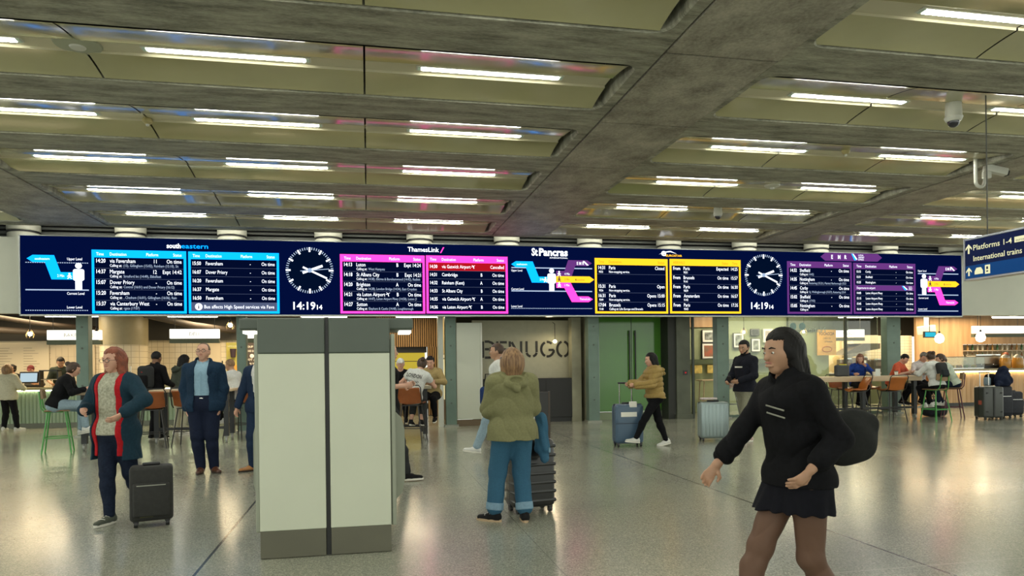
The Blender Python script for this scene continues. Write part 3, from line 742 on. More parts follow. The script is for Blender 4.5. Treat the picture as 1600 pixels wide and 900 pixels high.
MB().rbox((.01, .42, 1.785), (1.33, .55, .095), .015, 2).build('canopy', M_band, ps)
for s in (-1, 1):
    MB().prism([(.0, .35), (.05, .40), (.075, .52), (.075, .92), (.05, 1.02), (.0, 1.07)], (.01 + s * .52, .34, 0), (s, 0, 0), W3, .03 * s).build('side_shelf', M_edge, ps)
    MB().bb(.01 + s * .56, .01 + s * .655, .25, .55, 1.715, 1.738).build('canopy_light', emis('canopy_lamp', (1, 1, .85), 2.0), ps)

# ================================================================== the line of shops
M_cwall = mat('cream_wall', (.50, .475, .32), .55, var=.03)
M_tile = tile_mat('white_tiles', (.68, .60, .44), (.40, .34, .24), .16, .16)
M_tilew = tile_mat('long_tiles', (.72, .66, .50), (.45, .38, .27), .2, .1)
M_shopceil = mat('shop_ceiling', (.05, .035, .025), .8, var=.3, scale=2)
M_wood = mat('light_wood', (.42, .25, .115), .5, kind='grain', scale=7, col2=(.56, .36, .19))
M_woodx = mat('pale_wood', (.50, .38, .24), .4, kind='grainx', scale=9, col2=(.60, .47, .31))
M_slat = mat('slat_wood', (.33, .20, .08), .55, kind='grain', scale=8, col2=(.24, .14, .055))
M_greenrib = mat('pale_green_ribs', (.33, .43, .30), .45)
struct(MB().bb(-16, -2.4, 22.6, 22.8, 0, 3.1).bb(-2.4, .2, 22.6, 22.8, 0, 3.1).build('wall_back_left', M_tile))
dk = MB(); dk.bb(-16, 24.5, 22.45, 22.58, 2.28, 3.1).build('trim_5', mat('dark_fascia', (.03, .028, .022), .7)); struct(bpy.data.objects['trim_5'])
struct(MB().bb(-16, 24.5, 17.0, 22.8, 3.02, 3.1).build('ceiling_shops', M_shopceil))
# ducts under the shop ceilings
for i, (a, b, r, l) in enumerate((((-13, 19.5, 2.82), (-8, 22.3, 2.45), .09, 'far left shop'), ((-9.5, 19.2, 2.86), (-7.4, 22.3, 2.6), .06, 'shop, left of the steel post'), ((-5.5, 19.4, 2.82), (-3.9, 22.3, 2.55), .09, 'deli counter'), ((13.5, 19.3, 2.8), (16.2, 22.2, 2.6), .08, 'long wooden table'))):
    tag(MB().tube([a, ((a[0] + b[0]) / 2, (a[1] + b[1]) / 2, (a[2] + b[2]) / 2 - .06), b], r, 10).build('duct', mat('duct_dark', (.045, .035, .028), .6), smooth=True), 'dark round ceiling duct above the ' + l, 'duct', 'ducts in the shops')
def ribbed(mb, x0, x1, y, z0, z1, p=.085, r=.03):
    n = int((x1 - x0) / p); vs = []; fs = []
    K = n * 6
    for i in range(K + 1):
        x = x0 + (x1 - x0) * i / K; yy = y - r * abs(math.sin(PI * i / 6)) ** .6
        vs += [(x, yy, z0), (x, yy, z1)]
    for i in range(K): fs.append((2 * i, 2 * i + 2, 2 * i + 3, 2 * i + 1))
    mb.add(vs, fs); return mb
ct = thing('shop_counter', 'long pale green ribbed service counter with lit edge under its worktop', 'counter', (-8.0, 19.75, 0))
ribbed(MB(), -6, 5.6, 0, .12, .93).build('front', M_greenrib, ct)
MB().bb(-6, 5.6, .04, .7, 0, .93).build('body', mat('counter_body', (.25, .28, .2), .6), ct)
MB().bb(-6, 5.6, -.01, .06, 0, .12).build('kickboard', mat('kick_grey', (.16, .17, .13), .5), ct)
MB().rbox((-.2, .33, .985), (11.7, .85, .06), .012, 2).build('worktop', mat('worktop_tan', (.42, .36, .2), .35, var=.06), ct)
MB().bb(-6, 5.6, -.045, -.015, .925, .945).build('edge_light', emis('counter_edge_light', (.95, 1, .62), SHOP_E * 1.1), ct)
# big round column
colx, coly = -6.55, 21.2
M_colu = mat('column_beige', (.33, .29, .18), .4, var=.04)
cl = thing('round_column', 'big beige round column clad in tiles behind the red-haired woman', 'column', (colx, coly, 0))
MB().lathe([(.60, 2.1), (.60, 3.02)], n=48).build('shaft', M_colu, cl, smooth=True)
MB().lathe([(.585, 0), (.585, 2.1)], n=48).build('tiled_base', M_tile, cl, smooth=True)
# menu boards and posters
def poster(name, label, cat, x0, x1, z0, z1, y, mcol, group=None, depth=.03):
    o = thing(name, label, cat, ((x0 + x1) / 2, y, (z0 + z1) / 2), 0, group); w, h = x1 - x0, z1 - z0
    MB().bb(-w / 2, w / 2, -depth, 0, -h / 2, h / 2).build('board', mcol, o); return o, w, h
M_menu = mat('menu_cream', (.68, .60, .44), .45)
M_ink = mat('ink_grey', (.28, .24, .18), .6); M_inkd = mat('ink_dark', (.02, .018, .015), .5); M_inkw = mat('ink_white', (.8, .78, .7), .5)
o, w, h = poster('menu_board', 'wide cream menu board with teal circle and a coffee cup, far left wall', 'menu board', -11.3, -8.95, 1.2, 2.28, 22.59, M_menu)
m = MB()
for c in range(2):
    for k in range(11): m.bb(-.1 + c * .62, -.1 + c * .62 + random.uniform(.2, .42), -.036, -.03, .33 - k * .075, .342 - k * .075)
m.build('menu_lines', M_ink, o)
MB().prism([(-.72 + .44 * math.cos(k * PI / 16), .28 + .24 * math.sin(k * PI / 16)) for k in range(32)], (0, -.036, 0), U3, W3, -.004).build('teal_circle', mat('teal_print', (.10, .42, .42), .5), o)
m = MB()
for k, wd in enumerate((.5, .56, .3)): m.bb(-.72 - wd / 2, -.72 + wd / 2, -.044, -.04, .33 - k * .075, .355 - k * .075)
m.build('circle_text', M_inkw, o)
MB().lathe([(.07, 0), (.1, .2)], (-.55, -.13, -.25), 20).build('cup_print', M_inkd, o); MB().lathe([(.11, 0), (.105, .05)], (-.55, -.13, -.05), 20).build('cup_lid', mat('lid_beige', (.55, .5, .4), .5), o)
o, w, h = poster('menu_board', 'narrow cream menu board beside the blue-green steel post', 'menu board', -8.9, -7.75, 1.3, 2.15, 22.59, mat('menu_pale', (.62, .53, .38), .45))
m = MB()
for k in range(6): m.bb(-.45 + k * .16, -.448 + k * .16, -.036, -.03, -.38, .36)
m.bb(-.45, .45, -.036, -.03, .1, .104); m.build('menu_lines', M_ink, o)
o, w, h = poster('menu_board', 'blank cream board behind the head of the man in blue jacket', 'menu board', -4.95, -4.32, 1.0, 2.26, 22.59, mat('menu_pale'.strip(), (.62, .53, .38), .45))
o, w, h = poster('poster', 'yellow food poster with dark cup beside the dark menu', 'poster', -4.16, -3.78, 1.05, 2.2, 22.59, mat('poster_yellow', (.62, .48, .08), .5, kind='n', scale=3, col2=(.32, .35, .10)), 'posters behind the deli counter')
MB().lathe([(.07, 0), (.095, .26)], (0.02, -.12, .13), 20).build('cup_print', mat('cup_dark', (.035, .02, .03), .5), o); MB().prism([(.13 * math.cos(k * PI / 10), -.2 + .12 * math.sin(k * PI / 10)) for k in range(20)], (0.02, -.032, 0), U3, W3, -.004).build('food_print', mat('food_orange', (.65, .32, .05), .5), o)
m = MB(); put_text(m, 'NAME & JUICE', (0, -.032, .45), U3, W3, .04, 'c', .3); m.build('heading', M_inkw, o)
M_dkposter = mat('poster_dark', (.055, .04, .035), .5)
for (x0, x1, lab, lines, tilt) in ((-3.66, -3.2, 'dark poster with two white discs and white capital lettering', ('SOUP OF', 'THE DAY', '', 'POT AT', 'THE TILL'), 0), (-2.98, -2.45, 'dark poster with slanted white lettering, partly behind the panel stand', ('SERVED', 'AT THE', 'MELT'), .15)):
    o, w, h = poster('poster', lab, 'poster', x0, x1, 1.05, 2.2, 22.59, M_dkposter, 'posters behind the deli counter'); m = MB()
    for k, t in enumerate(lines):
        if t: put_text(m, t, (0, -.034, .42 - k * .13 + (-.0)), (math.cos(tilt), 0, math.sin(tilt)), (-math.sin(tilt), 0, math.cos(tilt)), .06, 'c', .32, bold=.02)
    if not tilt:
        for zz in (.17, -.32): m.prism([(.06 * math.cos(k * PI / 10), zz + .06 * math.sin(k * PI / 10)) for k in range(20)], (0, -.036, 0), U3, W3, -.004)
    m.build('lettering', M_inkw, o)
def signbox(x, y, z, w, label, txt, tcol=None, h=.24):
    o = thing('lightbox_sign', label, 'sign', (x, y, z), 0, 'lit white signs over the counters')
    MB().rbox((0, 0, 0), (w, .12, h), .012, 2).build('box', emis('lightbox_white', (1, .97, .80), 1.9), o)
    if txt:
        m = MB(); put_text(m, txt, (0, -.064, -.05), U3, W3, .09, 'c'); m.build('lettering', M_ink, o)
    MB().tube([(-w * .4, 0, h / 2), (-w * .4, 0, 3.02 - z)], .008, 6).tube([(w * .4, 0, h / 2), (w * .4, 0, 3.02 - z)], .008, 6).build('hanger', M_black, o)
    MB().bb(-w / 2, w / 2, -.07, .07, -h / 2 - .12, -h / 2 - .02).build('under_rail', mat('rail_green', (.12, .14, .09), .5), o)
signbox(-7.15, 19.5, 2.31, 1.22, 'lit white sign box reading BAKERY left of the red-haired woman', 'BAKERY')
signbox(-4.35, 19.5, 2.33, 1.19, 'lit white sign box reading DELI above the man in blue jacket', 'DELI')
signbox(-2.75, 19.5, 2.33, .95, 'short lit white sign box beside the head of the panel stand', '')
signbox(14.95, 20.0, 2.30, 1.15, 'lit white sign box seen through glass above the seated woman in blue', 'SALADS')
signbox(19.9, 19.3, 2.37, 1.9, 'lit white sign box above the bottle shelves, far right', '')
def pendant(x, y, z, label, r=.05, glow=6.0, cage=True):
    o = thing('pendant_lamp', label, 'pendant lamp', (x, y, z), 0, 'pendant lamps')
    MB().lathe([(r * .3, r * 1.2), (r * .8, r * .7), (r, 0), (r * .8, -r * .7), (r * .2, -r)], n=20).build('bulb', emis('bulb_glow' + str(glow), (1, .85, .55), glow * SHOP_E / 3), o, smooth=True)
    MB().tube([(0, 0, r), (0, 0, 3.02 - z)], .007, 6).lathe([(.03, r * 1.1), (.025, r * 1.1 + .08)], n=12).build('cord', M_black, o)
    if cage:
        c = MB()
        for k in range(6):
            a = k * PI / 3; c.tube([(.03 * math.cos(a), .03 * math.sin(a), .1), (.10 * math.cos(a), .10 * math.sin(a), -.02), (.08 * math.cos(a), .08 * math.sin(a), -.1)], .004, 5)
        c.build('cage', mat('brass_cage', (.45, .32, .15), .35, metal=.8), o)
    return o
pendant(-8.36, 20, 2.36, 'bare glowing bulb in a wire cage, far left shop'); pendant(-6.45, 18.9, 2.31, 'bare glowing bulb in a wire cage beside the steel post')
pendant(-3.4, 19.0, 2.52, 'bare glowing bulb just under the board, right of the deli sign')
pendant(10.5, 18.5, 2.28, 'small bare glowing bulb above the man in the black sweater', .04); pendant(12.2, 18.2, 2.27, 'glowing bulb behind the head of the woman in black', .04)
pendant(15.1, 18.0, 2.28, 'caged glowing bulb left of the white globe lamps', .05)
pendant(16.15, 17.6, 2.03, 'left glowing white globe pendant', .125, 2.6, False); pendant(17.55, 17.6, 2.06, 'right glowing white globe pendant', .13, 2.6, False)

# middle: slatted front with yellow recess, narrow side room, post, blank panel
sl_ = MB()
for i in range(28): sl_.bb(.25 + i * .062, .25 + i * .062 + .034, 20.44, 20.5, 1.98, 2.95)
for i in range(5): sl_.bb(1.70 + i * .062, 1.70 + i * .062 + .034, 20.44, 20.5, .02, 1.98)
sl_.build('timber_slats', M_slat); so = bpy.data.objects['timber_slats']; tag(so, 'brown vertical timber slats above the yellow recess', 'slatted wall'); so['kind'] = 'structure'; so.name = 'wall_slatted'
struct(MB().bb(-.2, 2.05, 20.52, 20.62, 1.98, 3.0).bb(1.68, 2.05, 20.52, 20.62, 0, 1.98).build('wall_slat_backing', mat('slat_back', (.06, .04, .02), .7)))
fr = thing('display_fridge', 'yellow-lit recessed display cabinet behind the seated friends', 'display cabinet', (.75, 21.0, 0))
MB().bb(-.95, .92, .3, .36, 0, 1.96).build('back_panel', emis('recess_yellow', (.72, .55, .06), .75), fr)
MB().bb(-.95, .92, -.3, .3, 0, .8).build('body', mat('cabinet_brown', (.12, .09, .04), .5), fr)
MB().bb(-.95, .92, -.1, .3, 1.56, 1.58).bb(-.95, .92, -.1, .3, 1.2, 1.22).build('shelf', mat('shelf_dark', (.1, .08, .03), .5), fr)
MB().bb(-.95, .92, -.38, .3, 1.82, 1.98).build('hood', M_black, fr)
struct(MB().bb(2.02, 2.1, 17.1, 20.9, 0, 3.0).build('wall_passage', mat('passage_wall', (.36, .30, .16), .5, var=.05)))
dr = thing('side_cabinet', 'tall narrow lit glass cabinet left of the grey steel post', 'cabinet', (1.99, 18.4, 0))
MB().bb(-.03, .02, -.55, .5, .02, 1.75).build('frame', mat('dark_wood', (.07, .04, .02), .4), dr)
MB().bb(-.045, -.03, -.45, .4, .55, 1.6).build('glass', mat('lit_glass', (.5, .5, .35), .1, emit=.55, ecol=(.85, .8, .45)), dr)
MB().bb(-.045, -.03, -.45, .4, 1.64, 1.72).build('label_strip', M_inkw, dr)
struct(MB().bb(1.62, 1.735, 16.66, 16.9, 0, 2.6).build('wall_edge_pale', mat('pale_edge', (.5, .52, .46), .35)))
pp = thing('blank_panel', 'tall blank pale panel between the grey steel post and the lettered wall', 'panel', (2.36, 16.66, 0))
MB().bb(-.31, .26, 0, .05, .16, 2.44).build('sheet', mat('pale_sheet', (.52, .54, .44), .3, coat=.2), pp); MB().bb(-.31, .26, .01, .06, 0, .15).build('skirting', mat('brown_skirt', (.13, .09, .05), .5), pp)
MB().bb(.26, .30, -.02, .08, 0, 2.44).build('edge_post', M_white, pp)
# lettered wall
BW = 17.5
bw = thing('lettered_wall', 'pale grey wall with dark stencilled BENUGO lettering', 'wall panel', (0, BW, 0)); bw['kind'] = 'structure'; bw.name = 'wall_lettered'
MB().bb(2.55, 5.34, 0, .08, 0, 2.55).build('sheet', mat('lettered_grey', (.40, .385, .28), .55, var=.04), bw)
lm = MB(); S_ = .030
def st(pts, w=S_):     # a stroke with square ends
    for a, b in zip(pts[:-1], pts[1:]):
        a = Vector(a); b = Vector(b); d = (b - a).normalized(); n = Vector((-d.y, d.x)) * w; e = d * .004
        lm.prism([tuple(a - e - n), tuple(b + e - n), tuple(b + e + n), tuple(a - e + n)], (0, -.008, 0), U3, W3, -.006)
def arc(cx, cz, rx, rz, a0, a1, n=10): st([(cx + rx * math.cos(R(a0 + (a1 - a0) * i / n)), cz + rz * math.sin(R(a0 + (a1 - a0) * i / n))) for i in range(n + 1)])
zb, zt_ = 1.62, 2.02; zm_ = (zb + zt_) / 2
lx = 2.815; st([(lx, zb), (lx, zt_)]); arc(lx + .14, zt_ - .095, .13, .085, 80, -75); arc(lx + .13, zb + .10, .15, .10, 75, -85); st([(lx + .05, zt_), (lx + .16, zt_)]); st([(lx + .05, zb), (lx + .16, zb)]); st([(lx + .05, zm_ + .01), (lx + .15, zm_ + .01)])
lx = 3.18; st([(lx, zb), (lx, zt_)]); [st([(lx + .07, z), (lx + .24, z)]) for z in (zb + .02, zm_, zt_ - .02)]
lx = 3.50; st([(lx, zb), (lx, zt_)]); st([(lx + .05, zt_ - .02), (lx + .24, zb + .03)]); st([(lx + .29, zb), (lx + .29, zt_)])
lx = 3.93; st([(lx, zt_), (lx, zb + .13)]); arc(lx + .12, zb + .13, .12, .11, 190, 260, 5); arc(lx + .14, zb + .13, .12, .11, 285, 350, 5); st([(lx + .26, zt_), (lx + .26, zb + .13)])
lx = 4.475; arc(lx, zm_, .165, .185, 50, 95, 6); arc(lx, zm_, .165, .185, 115, 245, 12); arc(lx, zm_, .165, .185, 262, 335, 8); st([(lx + .03, zm_ - .02), (lx + .16, zm_ - .02), (lx + .16, zm_ - .09)])
lx = 4.885; arc(lx, zm_, .155, .19, 105, 258, 14); arc(lx, zm_, .155, .19, -78, 78, 14)
lm.build('lettering', mat('stencil_black', (.025, .022, .018), .5), bw)
sf = thing('dark_cabinet', 'low wide matt black cabinet against the lettered wall', 'cabinet', (3.93, 17.3, 0))
MB().rbox((0, 0, .60), (2.36, .34, .98), .01, 2).build('body', mat('cabinet_black', (.014, .014, .014), .5), sf); MB().bb(-1.12, 1.12, -.12, .15, 0, .12).build('plinth', M_black, sf)
for x in (-.4, .4): MB().bb(x - .004, x + .004, -.174, -.168, .16, 1.05).build('door_gap', mat('gap_black', (.003, .003, .003), .8), sf)
area_light('picture_spot', (4.4, 16.95, 2.5), .15, .15, 9, (1, .8, .5), (R(-25), 0, 0))
sp = thing('spot_lamp', 'small bright spot lamp in front of the lettered wall above the letter G', 'lamp', (4.62, 17.3, 2.0))
MB().lathe([(.02, .05), (.045, .03), (.05, 0), (.03, -.03)], n=18).build('bulb', emis('spot_bulb', (1, .85, .5), 12), sp, smooth=True); MB().tube([(0, 0, .05), (0, .0, .45), (0, .2, .5)], .008, 6).build('stem', M_black, sp)
# pillar, green doors, concrete pillar
struct(MB().bb(5.34, 5.42, 17.0, 17.6, 0, 2.6).bb(5.0, 5.24, 17.1, 17.4, 0, 2.6).build('trim_1', mat('pillar_brown', (.30, .29, .20), .5, var=.2, scale=2)))
M_green = mat('green_glass', (.075, .225, .03), .1, var=.04, scale=.6, coat=.15, spec=.5)
dg = thing('door_1', 'pair of tall glossy green glass doors with long black handles', 'door', (0, 17.35, 0)); dg['kind'] = 'structure'
MB().bb(5.80, 6.66, 0, .05, .20, 2.62).build('door_leaf', M_green, dg); MB().bb(6.68, 7.72, 0, .05, .20, 2.62).build('door_leaf', M_green, dg)
MB().bb(5.78, 7.74, -.02, .07, .0, .19).build('threshold', mat('threshold_pale', (.22, .27, .16), .4), dg)
for x in (6.60, 6.76): MB().tube([(x, -.05, .78), (x, -.05, 2.28)], .018, 8).bb(x - .01, x + .01, -.05, .01, .85, .9).bb(x - .01, x + .01, -.05, .01, 2.15, 2.2).build('handle', M_black, dg, smooth=True)
MB().bb(6.66, 6.68, .01, .06, .2, 2.62).build('leaf_gap', M_black, dg)
M_pil = mat('dark_concrete', (.085, .095, .065), .55, var=.22, scale=2.2, bump=.2)
pl = thing('trim_2', 'dark concrete pillar right of the green doors', 'pillar', (0, 0, 0)); pl['kind'] = 'structure'
MB().bb(7.48, 7.70, 16.9, 17.5, 0, 2.62).build('shaft', mat('pillar_black', (.02, .022, .018), .6), pl); MB().bb(7.69, 8.06, 16.85, 17.4, 0.12, 2.62).build('cladding', M_pil, pl)
MB().bb(7.66, 8.10, 16.8, 17.45, 0, .12).build('kerb', M_pil, pl); MB().tube([(8.16, 16.9, 0), (8.16, 16.9, 2.62)], .04, 10).build('down_pipe', mat('pipe_dark', (.05, .06, .05), .4, metal=.4), pl, smooth=True)
MB().bb(7.86, 7.98, 16.83, 16.85, 1.12, 1.24).build('control_box', M_black, pl); MB().lathe([(.02, 0), (.02, .01)], (7.92, 16.83, 1.18), 12, rot=(R(90), 0, 0)).build('red_dot', emis('red_dot_light', (.5, .02, .02), 1), pl)
# picture nook
struct(MB().bb(8.0, 13.6, 19.05, 19.15, 0, 3.0).build('wall_pictures', mat('nook_green', (.30, .34, .19), .55, var=.05)))
struct(MB().bb(8.9, 10.2, 18.98, 19.05, 2.45, 3.0).build('trim_3', M_wood)); 
def picture(x, z, w, h, lab, art, frame, white=.045):
    o = thing('framed_picture', lab, 'picture', (x, 19.0, z), 0, 'framed pictures on the nook wall')
    MB().bb(-w / 2, w / 2, -.03, 0, -h / 2, h / 2).build('frame', frame, o); MB().bb(-w / 2 + .02, w / 2 - .02, -.034, -.03, -h / 2 + .02, h / 2 - .02).build('mount', M_inkw, o)
    MB().bb(-w / 2 + .02 + white, w / 2 - .02 - white, -.038, -.034, -h / 2 + .02 + white, h / 2 - .02 - white).build('print', art, o)
AG = mat('print_grey', (.22, .24, .22), .6, var=.8, scale=9); AR = mat('print_red', (.45, .10, .05), .6, kind='n', scale=6, col2=(.15, .13, .08)); AP = mat('print_pale', (.42, .36, .33), .6, var=.4, scale=7)
picture(9.70, 2.19, .50, .38, 'framed grey landscape picture, upper of the two right of the pillar', AG, M_black, .06)
picture(9.70, 1.76, .52, .46, 'framed red print with dark figures, lower of the two right of the pillar', AR, M_black, .05)
picture(10.60, 2.06, .34, .44, 'framed picture left of the head of the man in black sweater', AG, M_black)
picture(11.13, 2.30, .28, .2, 'small dark framed print near the hanging bulb', mat('print_dark', (.04, .045, .04), .6, var=.6), M_black, .005)
picture(11.15, 1.92, .30, .40, 'framed picture just right of the head of the man in black sweater', AG, M_black)
picture(11.55, 2.20, .32, .40, 'pale framed picture beside the face of the woman in black', AP, M_white)
picture(11.6, 1.7, .34, .40, 'pinkish framed print behind the woman in black', AP, M_white)
nt_ = thing('side_table', 'small wooden folding table under the red framed print', 'table', (9.5, 18.55, 0)); MB().rbox((0, 0, .93), (.75, .4, .035), .01, 2).build('table_top', M_woodx, nt_)
for sx in (-1, 1):
    for sy in (-1, 1): MB().tube([(sx * .33, sy * .15, 0), (sx * .27, sy * .13, .92)], .016, 8).build('leg', M_woodx, nt_)
MB().bb(-.3, .3, -.01, .01, .35, .38).build('stretcher', M_woodx, nt_)
for x, l in ((9.25, 'left'), (9.75, 'right')):
    o, w, h = poster('sign_plate', f'small yellow printed plate on the low green shelf, {l} one', 'sign', x - .17, x + .17, 1.12, 1.36, 18.95, mat('plate_yellow', (.50, .38, .10), .5, var=.4, scale=8), 'yellow plates on the shelf')
struct(MB().bb(8.9, 12.4, 18.9, 19.05, 1.38, 1.52).build('trim_4', mat('shelf_green', (.07, .09, .04), .5)))
# glazing between the post and the long table
M_glass = mat('shop_glass', (.92, .99, .95), .02, trans=1.0, spec=.5)
gz = thing('window_1', 'tall shop window with thin dark mullions beside the picture nook', 'window', (0, 16.95, 0)); gz['kind'] = 'structure'
MB().bb(9.1, 12.58, 0, .012, .05, 2.62).build('pane', M_glass, gz); MB().bb(12.64, 13.6, 0, .012, .05, 2.62).build('pane', M_glass, gz)
MB().bb(12.58, 12.64, -.03, .04, 0, 2.62).build('mullion', mat('mullion_dark', (.07, .075, .05), .4), gz)
MB().bb(9.1, 13.6, -.03, .04, 0, .06).build('sill', M_steel, gz)
m = MB(); put_text(m, 'Nation', (12.02, .02, 2.20), (-1, 0, 0), W3, .15, width=.62); m.build('reversed_lettering', mat('glass_letter', (.5, .55, .42), .5), gz)
m = MB(); m.prism([(.10 * math.cos(k * PI / 10), .10 * math.sin(k * PI / 10)) for k in range(20)], (11.06, .02, 2.36), U3, W3, -.004).prism([(.10 * math.cos(k * PI / 10), .10 * math.sin(k * PI / 10)) for k in range(20)], (11.33, .02, 2.36), U3, W3, -.004); m.build('round_sticker', mat('sticker_teal', (.15, .38, .33), .5), gz)
# kitchen and right-hand shop
struct(MB().bb(12.2, 17.7, 21.9, 22.05, 0, 2.28).build('wall_kitchen', mat('kitchen_cream', (.70, .58, .34), .4, var=.05)))
struct(MB().bb(16.0, 18.7, 21.6, 21.7, 0, 2.28).build('wall_kitchen_tiles', M_tilew))
struct(MB().bb(12.2, 14.2, 18.95, 19.1, 2.35, 3.0).build('wall_front_fascia', mat('fascia_green', (.10, .12, .07), .5)))
hd = thing('extractor_hood', 'slanted dark steel extractor hood behind the seated woman in blue', 'hood', (16.2, 21.3, 0))
MB().prism([(-.75, 1.62), (.75, 1.82), (.75, 2.0), (.1, 2.0)], (0, .3, 0), U3, W3, .6).build('canopy', mat('hood_steel', (.10, .09, .07), .35, metal=.6), hd); MB().bb(-.2, .75, -.2, .3, 2.0, 2.28).build('flue', mat('flue_pale', (.55, .5, .4), .4), hd)
fo_, w, h = poster('poster', 'orange poster reading FOCACCIA behind the hair of the woman in black', 'poster', 13.1, 13.72, 1.60, 2.36, 18.9, mat('poster_orange', (.66, .36, .08), .5, var=.08))
m = MB(); put_text(m, 'FOCACCIA', (0, -.034, .22), U3, W3, .09, 'c', .5, bold=.02); put_text(m, 'CIBO DI', (0, -.034, .10), U3, W3, .05, 'c'); put_text(m, 'STRADA', (.06, -.034, 0), U3, W3, .05, 'c'); m.build('lettering', mat('ink_brown', (.09, .04, .02), .5), fo_)
m = MB(); m.tube([(.16 * math.cos(k * PI / 8), -.036, -.2 + .08 * math.sin(k * PI / 8)) for k in range(16)], .008, 5, closed=True); MB().tube([(-.25, -.015, .38), (-.25, -.015, 1.04)], .004, 5).tube([(.25, -.015, .38), (.25, -.015, 1.04)], .004, 5).build('hanger', M_black, fo_); m.build('loaf_drawing', mat('ink_red', (.4, .06, .02), .5), fo_)
cb_ = thing('rear_counter', 'dark back counter with kitchen machines behind the seated diners', 'counter', (15.6, 20.6, 0))
MB().bb(-2.2, 2.3, 0, .6, 0, .98).build('body', mat('backcounter_green', (.10, .12, .07), .5), cb_); MB().bb(-2.22, 2.32, -.03, .62, .98, 1.03).build('worktop', mat('steel_top', (.4, .38, .32), .3, metal=.6), cb_)
for i, (x, w_, h_, nm, lab, c_) in enumerate(((-1.2, .5, .34, 'bread_tray', 'orange-brown bread tray on the back counter', (.45, .22, .07)), (-.1, .36, .45, 'coffee_grinder', 'black coffee grinder on the back counter behind the woman in blue', (.03, .03, .03)), (.45, .42, .5, 'coffee_machine', 'dark coffee machine with white screen on the back counter', (.05, .05, .05)), (1.05, .36, .42, 'oven', 'small black oven on the back counter behind the orange shirt', (.04, .035, .03)))):
    o = thing(nm, lab, nm.replace('_', ' '), (15.6 + x, 20.9, 1.03))
    MB().rbox((0, 0, h_ / 2), (w_, .35, h_), .03, 2).build('body', mat('m_' + nm, c_, .35), o); MB().bb(-w_ * .3, w_ * .3, -.185, -.175, h_ * .5, h_ * .8).build('front_panel', mat('p_' + nm, (.6, .62, .6) if 'machine' in nm else tuple(min(1, q * 3) for q in c_), .3), o)
    MB().bb(-w_ * .4, w_ * .4, -.17, .1, h_, h_ + .03).build('top_tray', M_chrome, o)
# bar counter at the far right
bc = thing('bar_counter', 'wood-panelled bar counter glowing with light under its worktop, far right', 'counter', (20.1, 18.6, 0))
ribbed(MB(), -3.4, 4, 0, .1, 1.02, .16, .018).build('front', M_wood, bc); MB().bb(-3.4, 4, .03, .8, 0, 1.02).build('body', M_wood, bc)
MB().rbox((.3, .38, 1.1), (7.5, .95, .06), .01, 2).build('worktop', mat('bar_top', (.30, .26, .17), .35), bc); MB().bb(-3.4, 4, -.07, -.03, 1.03, 1.06).build('edge_light', emis('bar_edge_light', (1, .80, .42), SHOP_E * 1.1), bc)
MB().bb(-3.4, 4, -.005, .04, 0, .1).build('kickboard', M_black, bc)
struct(MB().bb(18.7, 24.5, 21.4, 21.5, 1.95, 3.0).bb(18.7, 20.6, 21.4, 21.5, 0, 1.95).build('wall_bar', M_wood))
struct(MB().bb(20.6, 24.5, 21.8, 21.9, 0, 1.95).build('wall_bar_recess', mat('recess_dark', (.40, .32, .18), .6)))
for k, z in enumerate((1.42, 1.74)):
    o = thing('bottle_shelf', ('lower' if k == 0 else 'upper') + ' wooden shelf of bottles behind the bar', 'shelf', (22.0, 21.6, z)); MB().bb(-1.4, 1.6, -.14, .14, -.03, 0).build('board', M_woodx, o); MB().bb(-1.4, 1.6, .1, .13, .0, .012).build('ledge', M_woodx, o)
bt = None; bcols = [(.6, .55, .4), (.20, .10, .04), (.06, .16, .06), (.65, .6, .5), (.5, .28, .08)]
for k, z in enumerate((1.42, 1.74)):
    for i in range(13):
        cc_ = bcols[(i * 3 + k) % 5]; nm = ['clear', 'brown', 'green', 'pale', 'amber'][(i * 3 + k) % 5]
        o = thing('bottle', f'{nm} glass bottle on the {"lower" if k == 0 else "upper"} bar shelf', 'bottle', (20.75 + i * .21, 21.58, z), 0, f'{nm} bottles on the {"lower" if k == 0 else "upper"} bar shelf')
        MB().lathe([(.035, 0), (.038, .02), (.038, .15), (.015, .2), (.014, .26)], n=10).build('glass', mat('bottle_' + nm, cc_, .15), o, smooth=True); MB().lathe([(.017, .25), (.017, .275)], n=8).build('cap', M_inkw, o)
for i, x in enumerate((19.8, 20.28)):
    o = thing('glass_jar', ('left' if i == 0 else 'right') + ' big glass jar of amber tea on the bar', 'jar', (x, 18.95, 1.13)); MB().lathe([(.14, 0), (.16, .03), (.16, .24), (.13, .31), (.13, .33)], n=24).build('glass', mat('jar_amber', (.50, .24, .04), .12), o, smooth=True)
    MB().lathe([(.135, .33), (.13, .36), (.06, .42), (.02, .44)], n=24).build('lid', mat('jar_lid', (.6, .55, .45), .25, metal=.3), o, smooth=True)
dc = thing('display_case', 'glass display case of pastries on the left end of the bar', 'display case', (17.9, 18.95, 1.13)); MB().bb(-.8, .95, -.16, .22, 0, .03).build('base', M_chrome, dc)
MB().bb(-.8, .95, -.18, -.17, .03, .36).bb(-.8, .95, .2, .21, .03, .36).build('glass', mat('case_glass', (.8, .9, .85), .05, trans=1), dc); MB().bb(-.8, .95, -.18, .22, .36, .385).build('top', mat('case_top', (.25, .2, .12), .3), dc)
pc = [(.55, .42, .05), (.50, .25, .08), (.45, .10, .05), (.20, .30, .06), (.6, .45, .25)]
